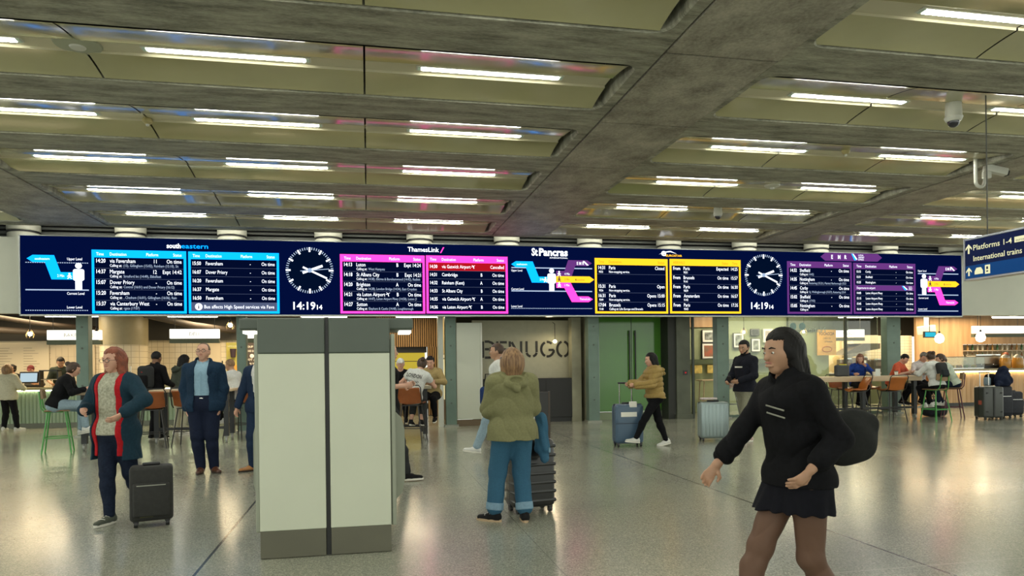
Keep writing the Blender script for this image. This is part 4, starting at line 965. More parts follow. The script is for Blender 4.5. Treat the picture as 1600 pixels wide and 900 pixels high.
for i in range(12):
    o = thing('pastry', ['yellow', 'golden', 'red-topped', 'green-wrapped', 'pale'][i % 5] + ' pastry in the bar display case', 'pastry', (17.2 + i * .135, 18.9 + .08 * (i % 2), 1.16), 0, ['yellow', 'golden', 'red-topped', 'green-wrapped', 'pale'][i % 5] + ' pastries in the bar case')
    MB().rbox((0, 0, .045), (.11, .12, .09), .035, 3).build('bun', mat('pastry%d' % (i % 5), pc[i % 5], .5), o, smooth=True)
em = thing('espresso_machine', 'long steel espresso machine on the bar', 'coffee machine', (19.38, 19.35, 1.13)); MB().rbox((0, 0, .26), (.95, .4, .3), .04, 3).build('body', mat('espresso_steel', (.30, .26, .20), .3, metal=.7), em)
MB().bb(-.45, .45, -.2, .15, 0, .1).build('drip_tray', M_black, em); MB().bb(-.46, .46, -.2, .2, .41, .45).build('cup_rail', M_chrome, em)
for x in (-.25, .2): MB().lathe([(.04, 0), (.04, -.1)], (x, -.16, .22), 12).build('group_head', M_chrome, em)
ts = thing('screen_sign', 'small bright blue screen hanging behind the seated woman with ponytail', 'screen', (17.35, 19.3, 2.22)); MB().rbox((0, 0, 0), (.55, .06, .2), .01, 2, rot=(0, 0, R(12))).build('casing', M_blackp, ts)
MB().rbox((0.006, -.032, 0), (.48, .004, .14), .001, 1, rot=(0, 0, R(12))).build('panel', emis('teal_screen', (.03, .45, .6), 1.2), ts)
MB().tube([(0, 0, .1), (0, 0, .8)], .012, 6).build('hanger', M_black, ts)
bx = thing('ceiling_speaker_box', 'white box hanging under the dark ceiling right of the board end', 'speaker', (18.4, 20.6, 2.42)); MB().rbox((0, 0, 0), (.5, .3, .3), .03, 2, rot=(0, R(-6), 0)).build('casing', M_white, bx); MB().bb(-.05, .05, -.05, .05, .15, .6).build('bracket', M_white, bx)
# clutter on the green counter
tl = thing('till', 'black till with lit pale screen on the left counter', 'till', (-8.35, 19.95, 1.015)); MB().bb(-.25, .25, -.1, .15, 0, .06).build('base', M_black, tl)
MB().rbox((0, -.05, .25), (.42, .04, .3), .015, 2, rot=(R(-18), 0, R(10))).build('casing', M_blackp, tl); MB().rbox((0, -.078, .25), (.36, .004, .23), .001, 1, rot=(R(-18), 0, R(10))).build('screen', emis('till_screen', (.55, .72, .8), .9), tl)
gs = thing('glass_screen_frame', 'small black framed rack on the left counter beside the till', 'rack', (-7.85, 19.85, 1.015)); MB().bb(-.22, -.19, -.1, .1, 0, .42).bb(.19, .22, -.1, .1, 0, .42).bb(-.22, .22, -.1, .1, .40, .43).build('frame', M_black, gs); MB().bb(-.19, .19, -.08, .08, .18, .2).build('shelf', M_woodx, gs)
for i in range(7):
    n_ = ['croissant', 'golden bun', 'brown roll', 'seeded loaf', 'pale scone', 'dark muffin', 'round cookie'][i]
    o = thing('pastry', f'{n_} heaped on the left counter behind the seated woman in black', 'pastry', (-7.5 + i * .11, 19.95 + .06 * (i % 2), 1.03)); MB().rbox((0, 0, .06), (.14, .14, .12), .05, 3).build('crust', mat('crust%d' % i, (.45 - .04 * i, .24 - .02 * i, .09), .6, var=.2), o, smooth=True)
for i, x in enumerate((-3.75, -3.1)):
    o = thing('counter_stand', ('left' if i == 0 else 'right') + ' thin black pole stand on the counter right of the man in blue jacket', 'stand', (x, 19.8, 1.015)); MB().tube([(0, 0, .02), (0, 0, .62)], .016, 8).lathe([(.06, 0), (.06, .02)], n=16).build('pole', M_black, o); MB().bb(-.05, .05, -.015, .015, .5, .53).bb(-.05, .05, -.015, .015, .28, .31).build('clips', M_black, o)
for i in range(4):
    o = thing('beer_tap', f'{["first", "second", "third", "fourth"][i]} small pale tap from the left behind the red-haired woman', 'tap', (-6.0 + i * .19, 19.9, 1.015)); MB().tube([(0, 0, 0), (0, 0, .3), (0, -.05, .36), (0, -.1, .33)], .012, 8).build('spout', M_chrome, o, smooth=True); MB().lathe([(.02, .34), (.025, .5)], n=10).build('lever', M_inkw, o)
# ================================================================== stools, tables
M_leather = mat('tan_leather', (.30, .085, .02), .38, var=.18, scale=5, coat=.15)
M_orange = mat('orange_leather', (.42, .125, .02), .4, var=.12, scale=5)
M_gtube = mat('green_tube', (.06, .30, .06), .35); M_ptube = mat('plum_tube', (.10, .02, .035), .4)
M_ply = mat('brown_ply', (.20, .115, .05), .45, kind='grainx', scale=9, col2=(.28, .17, .08))
M_btube = mat('black_tube', (.018, .016, .015), .38)
def shell(mb, w, d, h, z, th=.018, tilt=.12):
    """seat pan curving up into a back; front = +y, back = -y"""
    prof = [(d * .5, -.02), (d * .42, 0), (0, -.012), (-d * .36, .005), (-d * .46, .05), (-d * .5 - tilt * .1, .14), (-d * .5 - tilt * .5, h * .7), (-d * .5 - tilt, h)]
    n = 9; vs = []; fs = []
    for k, (y, zz) in enumerate(prof):
        ww = w * (1.0 if k < 4 else (1.0 if k < 6 else .96))
        for i in range(n):
            t = i / (n - 1) * 2 - 1; c = .035 * t * t * (1 if k < 5 else 1)
            cy = y + (.05 * t * t if k >= 4 else 0); zz2 = z + zz + (c if k < 4 else 0)
            vs.append((t * ww / 2, cy, zz2))
    m = len(vs)
    for p in list(vs): vs.append((p[0], p[1] - th * .6, p[2] - th))
    K = len(prof)
    for k in range(K - 1):
        for i in range(n - 1):
            a = k * n + i; fs.append((a, a + 1, a + n + 1, a + n)); fs.append((m + a, m + a + n, m + a + n + 1, m + a + 1))
    for i in range(n - 1):
        fs.append((i, m + i, m + i + 1, i + 1)); a = (K - 1) * n + i; fs.append((a, a + 1, m + a + 1, m + a))
    for k in range(K - 1):
        a = k * n; fs.append((a, a + n, m + a + n, m + a)); a = k * n + n - 1; fs.append((a, m + a, m + a + n, a + n))
    mb.add(vs, fs); return mb
def leather_stool(leath, seat_h=.74):
    o = thing('bar_stool', '', 'bar stool', (0, 0, 0))
    shell(MB(), .44, .40, .30, seat_h).build('seat_shell', leath, o, smooth=True)
    MB().tube([(-.235, -.12, seat_h - .02), (-.235, -.2, seat_h + .04), (-.235, -.27, seat_h + .3), (-.2, -.285, seat_h + .345), (.2, -.285, seat_h + .345), (.235, -.27, seat_h + .3), (.235, -.2, seat_h + .04), (.235, -.12, seat_h - .02)], .011, 8).build('back_frame', M_btube, o, smooth=True)
    for sx in (-1, 1):
        for sy in (-1, 1): MB().tube([(sx * .15, sy * .13, seat_h - .03), (sx * .24, sy * .23, 0)], .012, 8).build('leg', M_btube, o, smooth=True)
    q = .21; MB().tube([(-q, -q + .01, .28), (q, -q + .01, .28), (q, q - .01, .28), (-q, q - .01, .28)], .009, 8, closed=True).bb(-.17, .17, -.15, .15, seat_h - .045, seat_h - .03).build('foot_rail', M_btube, o, smooth=True)
    return o
def tube_stool(tm, seat_h=.74):
    o = thing('bar_stool', '', 'bar stool', (0, 0, 0))
    MB().rbox((0, .01, seat_h), (.40, .38, .022), .01, 2).build('seat', M_ply, o)
    b = MB(); n = 10; vs = []; fs = []
    for i in range(n + 1):
        t = i / n * 2 - 1
        for (dy, z) in ((0, .20), (-.015, .38), (-.028, .38), (-.013, .20)): vs.append((t * .2, -.235 + .05 * t * t + dy, seat_h + z - .02 * t * t * (1 if z > .3 else -1)))
    for i in range(n):
        a = 4 * i
        for k in range(4): fs.append((a + k, a + (k + 1) % 4, a + 4 + (k + 1) % 4, a + 4 + k))
    fs += [(0, 3, 2, 1), (4 * n, 4 * n + 1, 4 * n + 2, 4 * n + 3)]
    b.add(vs, fs).build('backrest', M_ply, o, smooth=True)
    for s in (-1, 1): MB().tube([(s * .15, .1, seat_h - .02), (s * .15, -.17, seat_h - .02), (s * .13, -.225, seat_h + .05), (s * .11, -.26, seat_h + .34)], .012, 8).build('back_support', tm, o, smooth=True)
    for sx in (-1, 1):
        for sy in (-1, 1): MB().tube([(sx * .15, sy * .13, seat_h - .02), (sx * .23, sy * .22, 0)], .013, 8).build('leg', tm, o, smooth=True)
    MB().tube([(-.205, -.195, .27), (.205, -.195, .27), (.205, .195, .27), (-.205, .195, .27)], .010, 8, closed=True).build('foot_rail', tm, o, smooth=True)
    return o
s_l = leather_stool(M_leather); s_o = leather_stool(M_orange); s_g = tube_stool(M_gtube); s_p = tube_stool(M_ptube)
used = set()
def place(proto, x, y, rz, label, group=None):
    o = proto if proto.name not in used else dup(proto)
    used.add(proto.name); o.location = (x, y, 0); o.rotation_euler = (0, 0, rz); o['label'] = label
    if group: o['group'] = group
    elif 'group' in o: del o['group']
    return o
GL = 'leather-backed bar stools'
P_GREENL = (-5.33, 13.75)
place(s_g, *P_GREENL, R(-75), 'bright green metal bar stool with wooden back under the seated woman in black', 'green metal bar stools')
place(s_l, -3.85, 13.95, R(10), 'brown leather bar stool left of the man in blue jacket', GL)
place(s_l, -3.30, 14.25, R(-6), 'brown leather bar stool half hidden by the man in blue jacket', GL)
place(s_l, -2.62, 15.55, R(62), 'brown leather bar stool right of the man in blue jacket, seen from the side', GL)
place(s_l, 0.80, 13.45, R(-18), 'brown leather bar stool under the person in white LONDON vest', GL)
place(s_o, 11.25, 14.75, R(75), 'orange leather bar stool seen side-on near the woman in blue', GL)
place(s_o, 12.02, 14.55, R(0), 'orange leather bar stool seen from behind, at the middle of the long table', GL)
place(s_l, 9.62, 17.9, R(20), 'orange-brown leather stool behind the glass, left of the man in black sweater', GL)
place(s_g, 13.05, 14.35, R(6), 'green metal bar stool under the person with dark backpack', 'green metal bar stools')
place(s_p, 14.0, 14.88, R(55), 'plum metal bar stool under the woman with ponytail')
place(s_o, 14.15, 15.95, R(150), 'orange-backed stool behind the woman with ponytail', GL)
place(s_l, 12.55, 16.0, R(180), 'brown leather stool across the long table under the man in white shirt', GL)
place(s_l, 11.75, 16.0, R(180), 'brown leather stool across the long table under the person in orange shirt', GL)
place(s_l, 10.95, 16.0, R(180), 'brown leather stool across the long table under the woman in blue', GL)
M_tleg = mat('table_leg_dark', (.022, .024, .026), .45); M_cast = mat('castor_grey', (.35, .36, .34), .35, metal=.3)
def high_table(name, label, x, y, L_, D_, top, rz=0, th=.09, topm=None, xs=None):
    o = thing(name, label, 'table', (x, y, 0), rz)
    MB().rbox((0, 0, top - th / 2), (L_, D_, th), .012, 2).build('table_top', topm or M_woodx, o)
    for lx_ in (xs or (-L_ / 2 + .12, L_ / 2 - .12)):
        for sy in (-1, 1):
            yy = sy * (D_ / 2 - .1); g = MB().bb(lx_ - .045, lx_ + .045, yy - .045, yy + .045, .12, top - th).build('leg', M_tleg, o)
            c = MB(); c.lathe([(.02, -.02), (.055, -.02), (.055, .02), (.02, .02)], (lx_, yy - .01, .056), 16, rot=(0, R(90), 0)).bb(lx_ - .03, lx_ + .03, yy - .02, yy + .02, .09, .125); c.build('castor', M_cast, g)
    MB().bb(-L_ / 2 + .1, L_ / 2 - .1, -D_ / 2 + .07, -D_ / 2 + .11, .26, .31).build('rail', M_tleg, o)
    return o
high_table('high_table', 'narrow dark-legged high table in front of the seated woman in black', -4.62, 14.2, .95, .7, 1.04, 0, .05)
high_table('high_table', 'dark-legged high table behind the brown leather stools', -3.35, 15.0, 1.5, .8, 1.04, 0, .05)
high_table('high_table', 'high table of the friends right of the panel stand', .72, 14.1, .95, .7, 1.05, 0, .06, mat('table_pale', (.5, .46, .34), .4))
LT = high_table('long_table', 'long pale wooden high table where the group sits, right side', 11.45, 15.35, 3.5, .85, 1.05, 0, .12, None, (-1.62, .18, 1.6))
# things on the long table
bg = thing('laptop_bag', 'dark grey bag standing on the long table beside the orange shirt', 'bag', (11.42, 15.5, 1.05)); MB().rbox((0, 0, .14), (.36, .14, .28), .04, 3).build('body', mat('bag_grey', (.05, .055, .06), .7), bg); MB().rbox((.02, -.02, .285), (.2, .04, .03), .01, 2).build('yellow_tag', mat('tag_yellow', (.7, .6, .05), .5), bg)
mn = thing('menu_card', 'small white standing menu card on the long table', 'menu card', (12.15, 15.15, 1.05)); MB().rbox((0, 0, .09), (.13, .02, .18), .004, 1).build('card', mat('card_white', (.7, .75, .72), .4), mn); MB().bb(-.05, .05, -.03, .03, 0, .012).build('foot', M_white, mn)
for i, (x, y) in enumerate(((12.75, 15.25), (12.95, 15.5), (12.4, 15.6))):
    o = thing('cup', ['white takeaway cup before the man in white shirt', 'white cup at the right end of the long table', 'white cup beside the menu card'][i], 'cup', (x, y, 1.05)); MB().lathe([(.03, 0), (.042, .1)], n=16).build('body', M_inkw, o, smooth=True); MB().lathe([(.044, .1), (.04, .115)], n=16).build('lid', mat('cup_lid_dark', (.08, .06, .05), .4), o)
bk = thing('backpack', 'dark grey rucksack on the high table beside the seated woman in black', 'backpack', (-4.62, 14.15, 1.04)); MB().rbox((0, 0, .17), (.42, .26, .34), .11, 5).build('body', mat('ruck_grey', (.06, .065, .055), .75, var=.25, scale=12), bk, smooth=True); MB().rbox((0, -.12, .11), (.26, .1, .16), .05, 4).build('pocket', mat('ruck_dark', (.035, .04, .035), .75), bk, smooth=True); MB().tube([(-.06, 0, .33), (-.05, 0, .39), (.05, 0, .39), (.06, 0, .33)], .01, 6).build('handle', M_black, bk, smooth=True)
cp = thing('cup', 'white paper cup on the high table by the steel post', 'cup', (-4.85, 13.98, 1.04)); MB().lathe([(.032, 0), (.043, .12)], n=18).build('body', M_inkw, cp, smooth=True); MB().lathe([(.045, .12), (.04, .135)], n=18).build('lid', M_white, cp)

# ================================================================== luggage
def suitcase(name, label, x, y, w, d, h, rz, body, trim, handle=0.0, ribs=0, r=.05, wheels=.055, soft=False, group=None, hm=None, lean=0):
    o = thing(name, label, 'suitcase', (x, y, 0), rz, group)
    if lean: o.rotation_euler = (R(lean), 0, rz)
    z0 = wheels
    sh = MB(); sh.rbox((0, 0, z0 + h / 2), (w, d, h), r, 5); sh.build('shell', body, o, smooth=True)
    if ribs:
        m = MB()
        for i in range(ribs):
            x_ = -w / 2 + w * (i + .5) / ribs
            for s in (-1, 1): m.rbox((x_, s * (d / 2), z0 + h / 2), (w / ribs * .45, .016, h * .86), .007, 2)
            if ribs < 0: pass
        m.build('ribs', body, o, smooth=True)
    if not soft:
        m = MB(); m.rbox((0, 0, z0 + h / 2), (w + .004, .016, h + .004), .006, 2); m.build('seam', trim, o)
    else:
        MB().rbox((0, -d / 2 - .015, z0 + h * .40), (w * .84, .045, h * .62), .02, 3).build('front_pocket', body, o, smooth=True)
        MB().bb(-w * .33, w * .33, -d / 2 - .042, -d / 2 - .036, z0 + h * .66, z0 + h * .675).build('zip', hm or M_chrome, o)
    MB().rbox((0, .0, z0 + h + .014), (w * .42, .035, .03), .012, 3).build('top_handle', M_blackp, o, smooth=True)
    if handle:
        m = MB()
        for s in (-1, 1): m.tube([(s * w * .22, d * .38, z0 + h - .02), (s * w * .22, d * .38, z0 + h + handle)], .010, 8)
        m.build('telescopic_tubes', M_chrome, o, smooth=True)
        MB().rbox((0, d * .38, z0 + h + handle), (w * .54, .035, .03), .012, 3).build('grip', hm or M_blackp, o, smooth=True)
    for sx in (-1, 1):
        for sy in (-1, 1):
            MB().lathe([(.012, -.016), (.028, -.016), (.03, 0), (.028, .016), (.012, .016)], (sx * (w / 2 - .05), sy * (d / 2 - .045), .03), 14, rot=(0, R(90), 0)).rbox((sx * (w / 2 - .05), sy * (d / 2 - .045), .055), (.05, .045, .03), .01, 2).build('wheel', M_blackp, o, smooth=True)
    return o
M_scb = mat('case_soft_black', (.022, .022, .02), .75, var=.15, scale=30)
c1 = suitcase('suitcase', 'black soft cabin suitcase pulled by the red-haired woman', -1.98, 7.12, .36, .22, .50, R(14), M_scb, M_black, 0, r=.035, soft=True, hm=mat('zip_grey', (.3, .3, .25), .4, metal=.5), lean=0)
MB().rbox((-.04, -.13, .115), (.11, .006, .03), .002, 1).build('yellow_label', mat('label_yellow', (.35, .36, .04), .5), c1)
M_sch = mat('case_hard_black', (.014, .014, .015), .3, coat=.3)
c2 = suitcase('suitcase', 'black ribbed hard-shell suitcase beside the woman in the khaki jacket', 1.55, 6.82, .44, .27, .66, R(12), M_sch, M_blackp, .33, ribs=0, r=.05)
m = MB()
for k in range(7): m.rbox((0, 0, .12 + k * .088), (.452, .282, .045), .02, 2)
m.build('ribs', M_sch, c2, smooth=True)
M_blu = mat('case_blue', (.055, .105, .17), .4, coat=.2)
c3 = suitcase('suitcase', 'slate-blue hard suitcase with white labels pushed by the woman in yellow puffer jacket', 4.42, 11.72, .50, .30, .68, R(-4), M_blu, mat('seam_dark', (.02, .03, .05), .5), .36, r=.06)
MB().bb(-.16, .12, -.156, -.15, .52, .60).build('white_label', M_inkw, c3); MB().rbox((.06, -.13, .73), (.13, .05, .1), .01, 2).build('luggage_tag', M_inkw, c3); MB().bb(-.25, .25, -.155, -.15, .40, .41).build('strap', mat('seam_dark', (.02, .03, .05), .5), c3)
M_sil = mat('case_silver', (.30, .37, .37), .3, metal=.45)
c4 = suitcase('suitcase', 'silver ribbed hard suitcase in front of the man in the black sweater', 6.20, 12.05, .52, .32, .66, R(-14), M_sil, M_blackp, 0, ribs=8, r=.05)
bgp = thing('travel_pillow', 'white and pink pouch lying on the silver suitcase', 'pouch', (6.12, 12.06, .755)); MB().rbox((0, 0, .018), (.28, .16, .035), .015, 3).build('body', mat('pouch_pink', (.62, .52, .52), .6, var=.2, scale=10), bgp, smooth=True); MB().bb(-.1, .1, -.082, -.078, .01, .02).build('zip', M_white, bgp)
M_cg = mat('case_grey', (.045, .05, .045), .35, coat=.2)
g0 = suitcase('suitcase', 'grey hard suitcase with raised handle and red sticker by the plum stool', 14.36, 14.2, .46, .42, .73, R(-14), M_cg, M_black, .33, r=.05)
m = MB(); m.rbox((-.0, -.225, .42), (.04, .01, .68), .004, 1); m.build('centre_strip', M_black, g0); m = MB()
for zz in (.2, .64):
    for xx in (-.16, .16): m.lathe([(.02, 0), (.02, .012)], (xx, -.22, zz), 12, rot=(R(90), 0, 0))
m.build('studs', M_black, g0); MB().bb(-.236, -.230, -.12, .0, .36, .46).build('red_sticker', mat('sticker_red', (.5, .10, .06), .5), g0)
tg = thing('paper_ticket', 'white paper lying on top of the grey suitcase', 'paper', (14.32, 14.12, .785)); MB().rbox((0, 0, .008), (.2, .12, .014), .004, 1).build('sheet', M_inkw, tg); MB().bb(-.08, .08, -.04, .04, .015, .018).build('print', M_ink, tg)
M_cn = mat('case_navy', (.012, .014, .022), .7, var=.2, scale=20)
g1 = suitcase('suitcase', 'dark navy soft suitcase with a jacket heaped on top', 14.98, 14.5, .44, .32, .72, R(-10), M_cn, M_black, 0, soft=True, r=.05)
g2 = suitcase('suitcase', 'small black soft suitcase, rightmost of the luggage group', 15.45, 14.6, .38, .28, .58, R(-8), M_cn, M_black, 0, soft=True, r=.06)
g3 = thing('holdall', 'black holdall on the floor behind the green and plum stools', 'bag', (14.0, 15.45, 0)); MB().rbox((0, 0, .22), (.6, .35, .43), .12, 5).build('body', M_cn, g3, smooth=True); MB().tube([(-.12, 0, .4), (-.1, 0, .5), (.1, 0, .5), (.12, 0, .4)], .014, 8).build('handle', M_black, g3, smooth=True)
# ================================================================== folding board near the khaki woman
af = thing('folding_board', 'black folding pavement board behind the woman in the khaki jacket', 'pavement board', (3.0, 12.75, 0), R(-15))
for s in (-1, 1):
    MB().rbox((0, s * .17, .48), (.55, .025, .92), .006, 1, rot=(s * R(12), 0, 0)).build('board', mat('board_slate', (.02, .02, .02), .5), af)
    MB().rbox((-.27, s * .175, .46), (.035, .035, .98), .006, 1, rot=(s * R(12), 0, 0)).rbox((.27, s * .175, .46), (.035, .035, .98), .006, 1, rot=(s * R(12), 0, 0)).build('side_frame', mat('board_frame', (.05, .035, .025), .5), af)
MB().bb(-.02, .02, -.22, .22, .22, .24).build('stay', M_black, af)
# ================================================================== people: smooth bodies from blended limbs
def V(*a): return np.array(a, dtype=np.float32)
def nrm(v): v = np.asarray(v, np.float32); return v / (np.linalg.norm(v) + 1e-9)
def rx(a): c, s = math.cos(a), math.sin(a); return np.array([[1, 0, 0], [0, c, -s], [0, s, c]], np.float32)
def ry(a): c, s = math.cos(a), math.sin(a); return np.array([[c, 0, s], [0, 1, 0], [-s, 0, c]], np.float32)
def rz_(a): c, s = math.cos(a), math.sin(a); return np.array([[c, -s, 0], [s, c, 0], [0, 0, 1]], np.float32)
def tup3(v): return tuple(float(x) for x in v)
class SDF:
    def __init__(s): s.ops = []; s.lo = V(9, 9, 9); s.hi = V(-9, -9, -9)
    def _bb(s, lo, hi): s.lo = np.minimum(s.lo, lo); s.hi = np.maximum(s.hi, hi)
    def cone(s, a, b, ra, rb, k=.03, n=None, w=1.0, sub=False):
        a = np.asarray(a, np.float32); b = np.asarray(b, np.float32); r = max(ra, rb) * max(w, 1) + .005
        lo = np.minimum(a, b) - r; hi = np.maximum(a, b) + r
        if not sub: s._bb(lo, hi)
        s.ops.append(('c', lo - k, hi + k, k, sub, a, b, ra, rb, None if n is None else nrm(n), w)); return s
    def ell(s, c, rot, rad, k=.02, sub=False):
        c = np.asarray(c, np.float32); r = max(rad) + .004
        if not sub: s._bb(c - r, c + r)
        s.ops.append(('e', c - r - k, c + r + k, k, sub, c, rot, V(*rad))); return s
    def box(s, c, rot, half, k=.01, sub=True):
        c = np.asarray(c, np.float32); r = float(np.linalg.norm(half))
        if not sub: s._bb(c - r, c + r)
        s.ops.append(('b', c - r - k, c + r + k, k, sub, c, rot, V(*half))); return s
    def plane(s, p, n): s.ops.append(('p', None, None, 0, True, np.asarray(p, np.float32), nrm(n))); return s
    def fn(s, f): s.ops.append(('f', None, None, 0, False, f)); return s
    def mesh(s, h):
        lo = s.lo - 3 * h; hi = s.hi + 3 * h; n = np.ceil((hi - lo) / h).astype(int) + 1
        X = [lo[i] + h * np.arange(n[i], dtype=np.float32) for i in range(3)]
        D = np.full(n, .3, np.float32)
        for op in s.ops:
            if op[1] is not None:
                i0 = np.clip(((op[1] - lo) / h).astype(int), 0, n); i1 = np.clip(((op[2] - lo) / h).astype(int) + 2, 0, n)
                if np.any(i1 <= i0): continue
            else: i0 = np.zeros(3, int); i1 = n
            sl = tuple(slice(a, b) for a, b in zip(i0, i1))
            x, y, z = X[0][sl[0]][:, None, None], X[1][sl[1]][None, :, None], X[2][sl[2]][None, None, :]
            t = op[0]; k = op[3]; cur = D[sl]
            if t == 'f': D[sl] = op[5](cur, x, y, z); continue
            if t == 'c':
                a, b, ra, rb, nn, w = op[5:]
                ax = b - a; px, py, pz = x - a[0], y - a[1], z - a[2]
                if nn is not None:
                    q = (px * nn[0] + py * nn[1] + pz * nn[2]) * (1 - 1 / w); px, py, pz = px - q * nn[0], py - q * nn[1], pz - q * nn[2]
                    ax = ax - nn * float(ax @ nn) * (1 - 1 / w)
                L2 = float(ax @ ax) + 1e-9
                tt = np.clip((px * ax[0] + py * ax[1] + pz * ax[2]) / L2, 0, 1)
                d = np.sqrt((px - tt * ax[0]) ** 2 + (py - tt * ax[1]) ** 2 + (pz - tt * ax[2]) ** 2) - (ra + (rb - ra) * tt)
            elif t == 'e':
                c, M, rad = op[5:]
                px, py, pz = x - c[0], y - c[1], z - c[2]
                q = [(px * M[0, i] + py * M[1, i] + pz * M[2, i]) for i in range(3)]
                k0 = np.sqrt(sum((q[i] / rad[i]) ** 2 for i in range(3))); k1 = np.sqrt(sum((q[i] / rad[i] ** 2) ** 2 for i in range(3)))
                d = k0 * (k0 - 1) / (k1 + 1e-6)
            elif t == 'b':
                c, M, hf = op[5:]
                px, py, pz = x - c[0], y - c[1], z - c[2]
                q = [np.abs(px * M[0, i] + py * M[1, i] + pz * M[2, i]) - hf[i] for i in range(3)]
                d = np.maximum(np.maximum(q[0], q[1]), q[2])
            else:
                p, nn = op[5:]; D[sl] = np.maximum(cur, -((x - p[0]) * nn[0] + (y - p[1]) * nn[1] + (z - p[2]) * nn[2])); continue
            if op[4]:
                d = -d; hh = np.clip(.5 + .5 * (d - cur) / max(k, 1e-4), 0, 1) if k else None
                D[sl] = np.maximum(cur, d) if not k else cur + (d - cur) * hh + k * hh * (1 - hh)
            else:
                hh = np.clip(.5 + .5 * (cur - d) / max(k, 1e-4), 0, 1); D[sl] = cur + (d - cur) * hh - k * hh * (1 - hh)
        return surf_net(D, lo, h)
def surf_net(D, lo, h):
    S = D < 0; nx, ny, nz = D.shape
    cnt = sum(S[i:nx - 1 + i, j:ny - 1 + j, k:nz - 1 + k].astype(np.int8) for i in (0, 1) for j in (0, 1) for k in (0, 1))
    act = (cnt > 0) & (cnt < 8); I = np.argwhere(act); idx = np.full(act.shape, -1, np.int64); idx[act] = np.arange(len(I))
    P = np.zeros((len(I), 3), np.float32); C = np.zeros(len(I), np.float32)
    cr = [(i, j, k) for i in (0, 1) for j in (0, 1) for k in (0, 1)]
    val = {c: D[I[:, 0] + c[0], I[:, 1] + c[1], I[:, 2] + c[2]] for c in cr}
    for c in cr:
        for ax in range(3):
            if c[ax]: continue
            e = list(c); e[ax] = 1; e = tuple(e); a, b = val[c], val[e]; m = (a < 0) != (b < 0)
            t = a[m] / (a[m] - b[m]); q = np.tile(np.array(c, np.float32), (m.sum(), 1)); q[:, ax] += t; P[m] += q; C[m] += 1
    P = (P / C[:, None] + I) * h + lo
    F = []
    for ax in range(3):
        o = [a for a in range(3) if a != ax]
        sl0 = [slice(1, -1)] * 3; sl0[ax] = slice(0, -1); sl1 = list(sl0); sl1[ax] = slice(1, None)
        sl0[o[0]] = sl1[o[0]] = slice(1, -1); sl0[o[1]] = sl1[o[1]] = slice(1, -1)
        A, B = S[tuple(sl0)], S[tuple(sl1)]; E = np.argwhere(A != B)
        if not len(E): continue
        s0 = A[E[:, 0], E[:, 1], E[:, 2]]; E = E.copy(); E[:, o[0]] += 1; E[:, o[1]] += 1
        def cell(du, dv):
            q = E.copy(); q[:, o[0]] -= du; q[:, o[1]] -= dv; return idx[q[:, 0], q[:, 1], q[:, 2]]
        Q = np.stack([cell(1, 1), cell(0, 1), cell(0, 0), cell(1, 0)], 1)
        flip = s0 if ax != 1 else ~s0; Q[~flip] = Q[~flip][:, ::-1]; F.append(Q)
    F = np.concatenate(F); F = F[(F >= 0).all(1)]
    return P, F
def mesh_obj(name, PF, m, parent):
    P, F = PF; me = bpy.data.meshes.new(name)
    me.vertices.add(len(P)); me.vertices.foreach_set('co', P.astype(np.float32).ravel())
    me.loops.add(F.size); me.loops.foreach_set('vertex_index', F.astype(np.int32).ravel())
    me.polygons.add(len(F)); me.polygons.foreach_set('loop_start', np.arange(0, F.size, 4, dtype=np.int32))
    me.update(calc_edges=True); me.validate(); me.polygons.foreach_set('use_smooth', np.ones(len(me.polygons), bool)); me.materials.append(m)
    o = bpy.data.objects.new(name, me); COL.objects.link(o); o.parent = parent; return o
def ik(a, b, l1, l2, hint):
    a = np.asarray(a, np.float32); b = np.asarray(b, np.float32); d = b - a; L_ = float(np.linalg.norm(d)); mx = (l1 + l2) * .999
    if L_ > mx: b = a + d / L_ * mx; d = b - a; L_ = mx
    u = d / L_; x = (l1 * l1 - l2 * l2 + L_ * L_) / (2 * L_); hgt = math.sqrt(max(l1 * l1 - x * x, 0))
    hv = np.asarray(hint, np.float32); hv = hv - u * float(hv @ u); hv = nrm(hv); return a + u * x + hv * hgt, b
def skin_mat(name, col): return mat('skin_' + name, col, .5, var=.06, scale=14)
def cloth(name, col, var=.10, scale=45, rough=.85, bump=.15, **k): return mat('cloth_' + name, col, rough, var=var, scale=scale, bump=bump, spec=.18, **k)
FAIR = skin_mat('fair', (.60, .335, .235)); TAN = skin_mat('tan', (.42, .235, .145)); BRN = skin_mat('brown', (.20, .095, .05))
M_eye = mat('eye_white', (.7, .68, .63), .2); M_iris = mat('iris_dark', (.03, .018, .01), .1); M_lip = mat('lip', (.38, .13, .11), .45); M_sole = mat('sole_white', (.72, .70, .62), .5)

